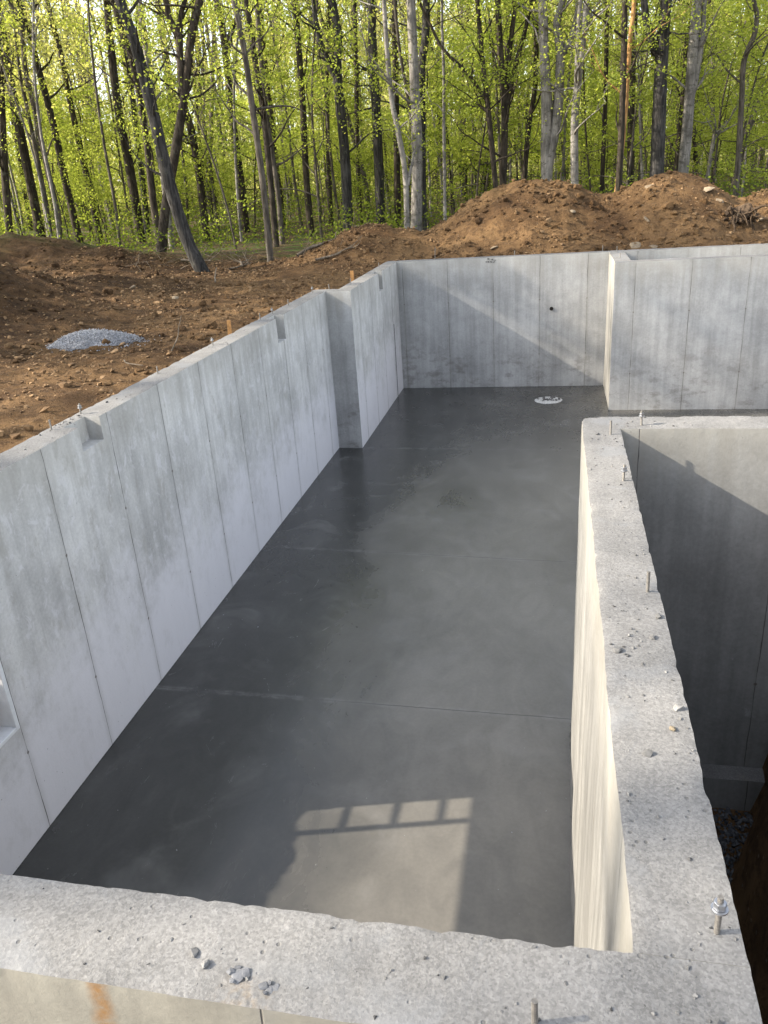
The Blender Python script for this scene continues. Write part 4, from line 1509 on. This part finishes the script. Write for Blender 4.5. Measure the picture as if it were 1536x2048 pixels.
# trees left of the view whose shade falls across the site
SHADE = [(-24, 14, 0, 1.1), (-27, 9, 2, 1.15), (-22, 19, 1, 1.1), (-30, 3, 0, 1.15), (-33, 8, 1, 1.3), (-21, 24, 2, 1.1),
         (-29, 15, 4, 1.2), (-24, 4.5, 4, 1.1), None, (-19, 10.5, 5, 1.0), None, (-15.5, 8.5, 1, .9), (-14.5, 11.2, 4, .8),
         (-17, 14.5, 0, 1.0), (-16, 5, 5, 1.1), (-19.5, 7, 3, 1.1), (-22.5, 14.2, 2, 1.0), (-18, 18.5, 4, 1.0), None, (-25.5, 17.5, 3, 1.2),
         (-23.5, -6.8, 6, 1.0), (-25.5, -3.6, 6, 1.04), (-23, 5.0, 6, 1.0), (-26, 8.0, 6, 1.0), (-22.5, 11.4, 6, .98), (-27.5, -6.0, 6, 1.1), (-22.8, -4.1, 6, .98), (-24, -6.4, 6, 1.0), (-24.3, 9.4, 6, 1.06), (-23.2, 8.8, 6, 1.12), None, (-15.6, 9.5, 1, .84)]
for i_, spec in enumerate(SHADE):
    if spec is None:
        continue
    x, y, k_, s = spec
    random.seed(500 + i_)
    place(BIG[k_], ('tree', 'trunk', 'crown'), x, y, s, 'tree of the wood left of the dig, shading the soil', 'tree', 'trees left of the dig')

random.seed(811)
place(SAP[2], ('sapling', 'stem', 'foliage'), -10, 11.0, .93, 'tall young maple left of the dig, outside the view', 'sapling', rot=1.0, group='young maples left of the dig')
place(SAP[0], ('sapling', 'stem', 'foliage'), -11.2, 10.3, 1.35, 'broad young maple left of the dig, outside the view', 'sapling', rot=2.0, group='young maples left of the dig')

# undergrowth and the far mass of the wood
C_, SZ = [], []
for _ in range(3300):
    D = 22 + 36 * random.random() ** 1.2
    x, y = polar(random.uniform(-44, 19), D)
    if y < 20.3 + 1.2 * noise.noise(Vector((x * .4, 3, 0))):
        continue
    if noise.noise(Vector((x * .25, y * .25, 8))) < random.uniform(-.35, .3):
        continue
    hh = random.uniform(.3, 1.1 if D < 27 else 2.0)
    z0 = ground(x, y)
    n = random.randint(14, 34)
    c = rng.normal(size=(n, 3)) * np.array([.32, .32, hh * .35]) + np.array([x, y, z0 + hh * .55])
    c[:, 2] = np.maximum(c[:, 2], z0 + .03)
    C_.append(c)
    SZ.append(rng.uniform(.06, .12, n))
V, F = leaf_quads(np.vstack(C_), np.concatenate(SZ))
o = obj('undergrowth', mesh_np('undergrowth', V, F, [M['leaf_c']]))
o['kind'] = 'stuff'
o['label'] = 'low green undergrowth on the floor of the wood'
C_, SZ, paths = [], [], []
for _ in range(1900):
    D = random.uniform(60, 108)
    az = random.uniform(-47, 22)
    x, y = polar(az, D)
    hh = random.uniform(0, 7 if az < -20 else 16) if random.random() < .5 else random.uniform(0, 8)
    n = random.randint(40, 90)
    r = random.uniform(.8, 2.0)
    C_.append(rng.normal(size=(n, 3)) * np.array([r, r, r * .6]) + np.array([x, y, 2.2 + hh]))
    SZ.append(rng.uniform(.22, .42, n))
C_ = np.vstack(C_)
C_[:, 2] = np.maximum(C_[:, 2], 2.0)
V, F = leaf_quads(C_, np.concatenate(SZ), .1)
for _ in range(260):
    D = random.uniform(58, 105)
    x, y = polar(random.uniform(-47, 22), D)
    lx = random.gauss(0, .6)
    paths.append(([(x, y, 1.5), (x + lx * .5, y, 10), (x + lx, y, 22)], [.2, .15, .06]))
tv, tf = tube_mesh(paths, 5)
VV = np.vstack([V, tv])
FF = np.vstack([F, tf + len(V)])
mi = np.concatenate([np.zeros(len(F)), np.ones(len(tf))]).astype(np.int32)
o = obj('distant_woods', mesh_np('distant_woods', VV, FF, [M['leaf_far'], M['bark_g']], mi))
o['kind'] = 'stuff'
o['label'] = 'far yellow green mass of the wood closing the view'

# fallen branches and brush where the soil meets the wood
BR = [
    (-2.3, 16.4, .8, 1.9, .035, 'longest grey fallen branch lying across the brush right of the slanting trunk'),
    (-3.9, 17.2, -.5, 1.5, .028, 'fallen branch between the slanting trunk and the slim grey tree'),
    (-4.0, 16.6, .3, 1.2, .022, 'forked stick beside the foot of the big slanting trunk'),
    (-1.6, 15.4, 1.2, 1.0, .026, 'stick on the soil left of the low mound'),
    (-5.9, 18.2, 2.2, 1.3, .03, 'pale broken branch on top of the left soil heap'),
    (-2.2, 17.6, 1.9, 1.4, .024, 'thin branch just behind the brush near the slim grey tree'),
    (-2.9, 5.4, 1.35, .62, .016, 'pale bent stick on the sunlit soil by the left wall'),
    (-1.2, 7.6, .4, .45, .010, 'thin twig standing in the soil near the survey stake'),
    (-1.55, 7.1, 2.5, .5, .010, 'pale twig on the soil between gravel pile and wall'),
    (-3.1, 13.6, .1, .32, .018, 'short pale splinter poking up from the left soil heap'),
]
for x, y, a, ln, r, lab in BR:
    random.seed(int(ln * 100 + r * 10000))
    e = empty('fallen_branch', (x, y, ground(x, y) + r * .6), lab, 'branch', 'fallen branches')
    up = .9 if ('standing' in lab or 'poking' in lab) else .06
    P = limb((0, 0, 0), a, up, ln, .16, 6)
    P = [Vector((p.x, p.y, max(p.z, 0) if up > .5 else max(0, ground(x + p.x, y + p.y) - ground(x, y)) + .02)) for p in P]
    pp = [woody(P, r, r * .4)]
    if ln > .9:
        for _ in range(5):
            L_ = limb(at(P, random.uniform(.3, .95)), a + random.uniform(-1, 1), random.uniform(0, .5), ln * random.uniform(.2, .5), .25, 4)
            pp.append(woody(L_, r * .4, .003, 2))
    tv, tf = tube_mesh(pp, 7)
    obj('wood', mesh_np('wood', tv, tf, [M['deadwood']], None, True), e)
paths = []
random.seed(21)
for _ in range(70):
    x, y = random.uniform(-7, .2), random.gauss(18.4, 1.3)
    if y < 15.2:
        continue
    L_ = limb((x, y, ground(x, y) + .02), random.uniform(0, 6.28), random.uniform(-.02, .5), random.uniform(.3, 1.1), .2, 4)
    paths.append(woody(L_, random.uniform(.003, .008), .002, 1))
tv, tf = tube_mesh(paths, 5)
o = obj('brush_twigs', mesh_np('brush_twigs', tv, tf, [M['deadwood']], None, True))
o['kind'] = 'stuff'
o['label'] = 'tangle of dead twigs at the edge of the wood'
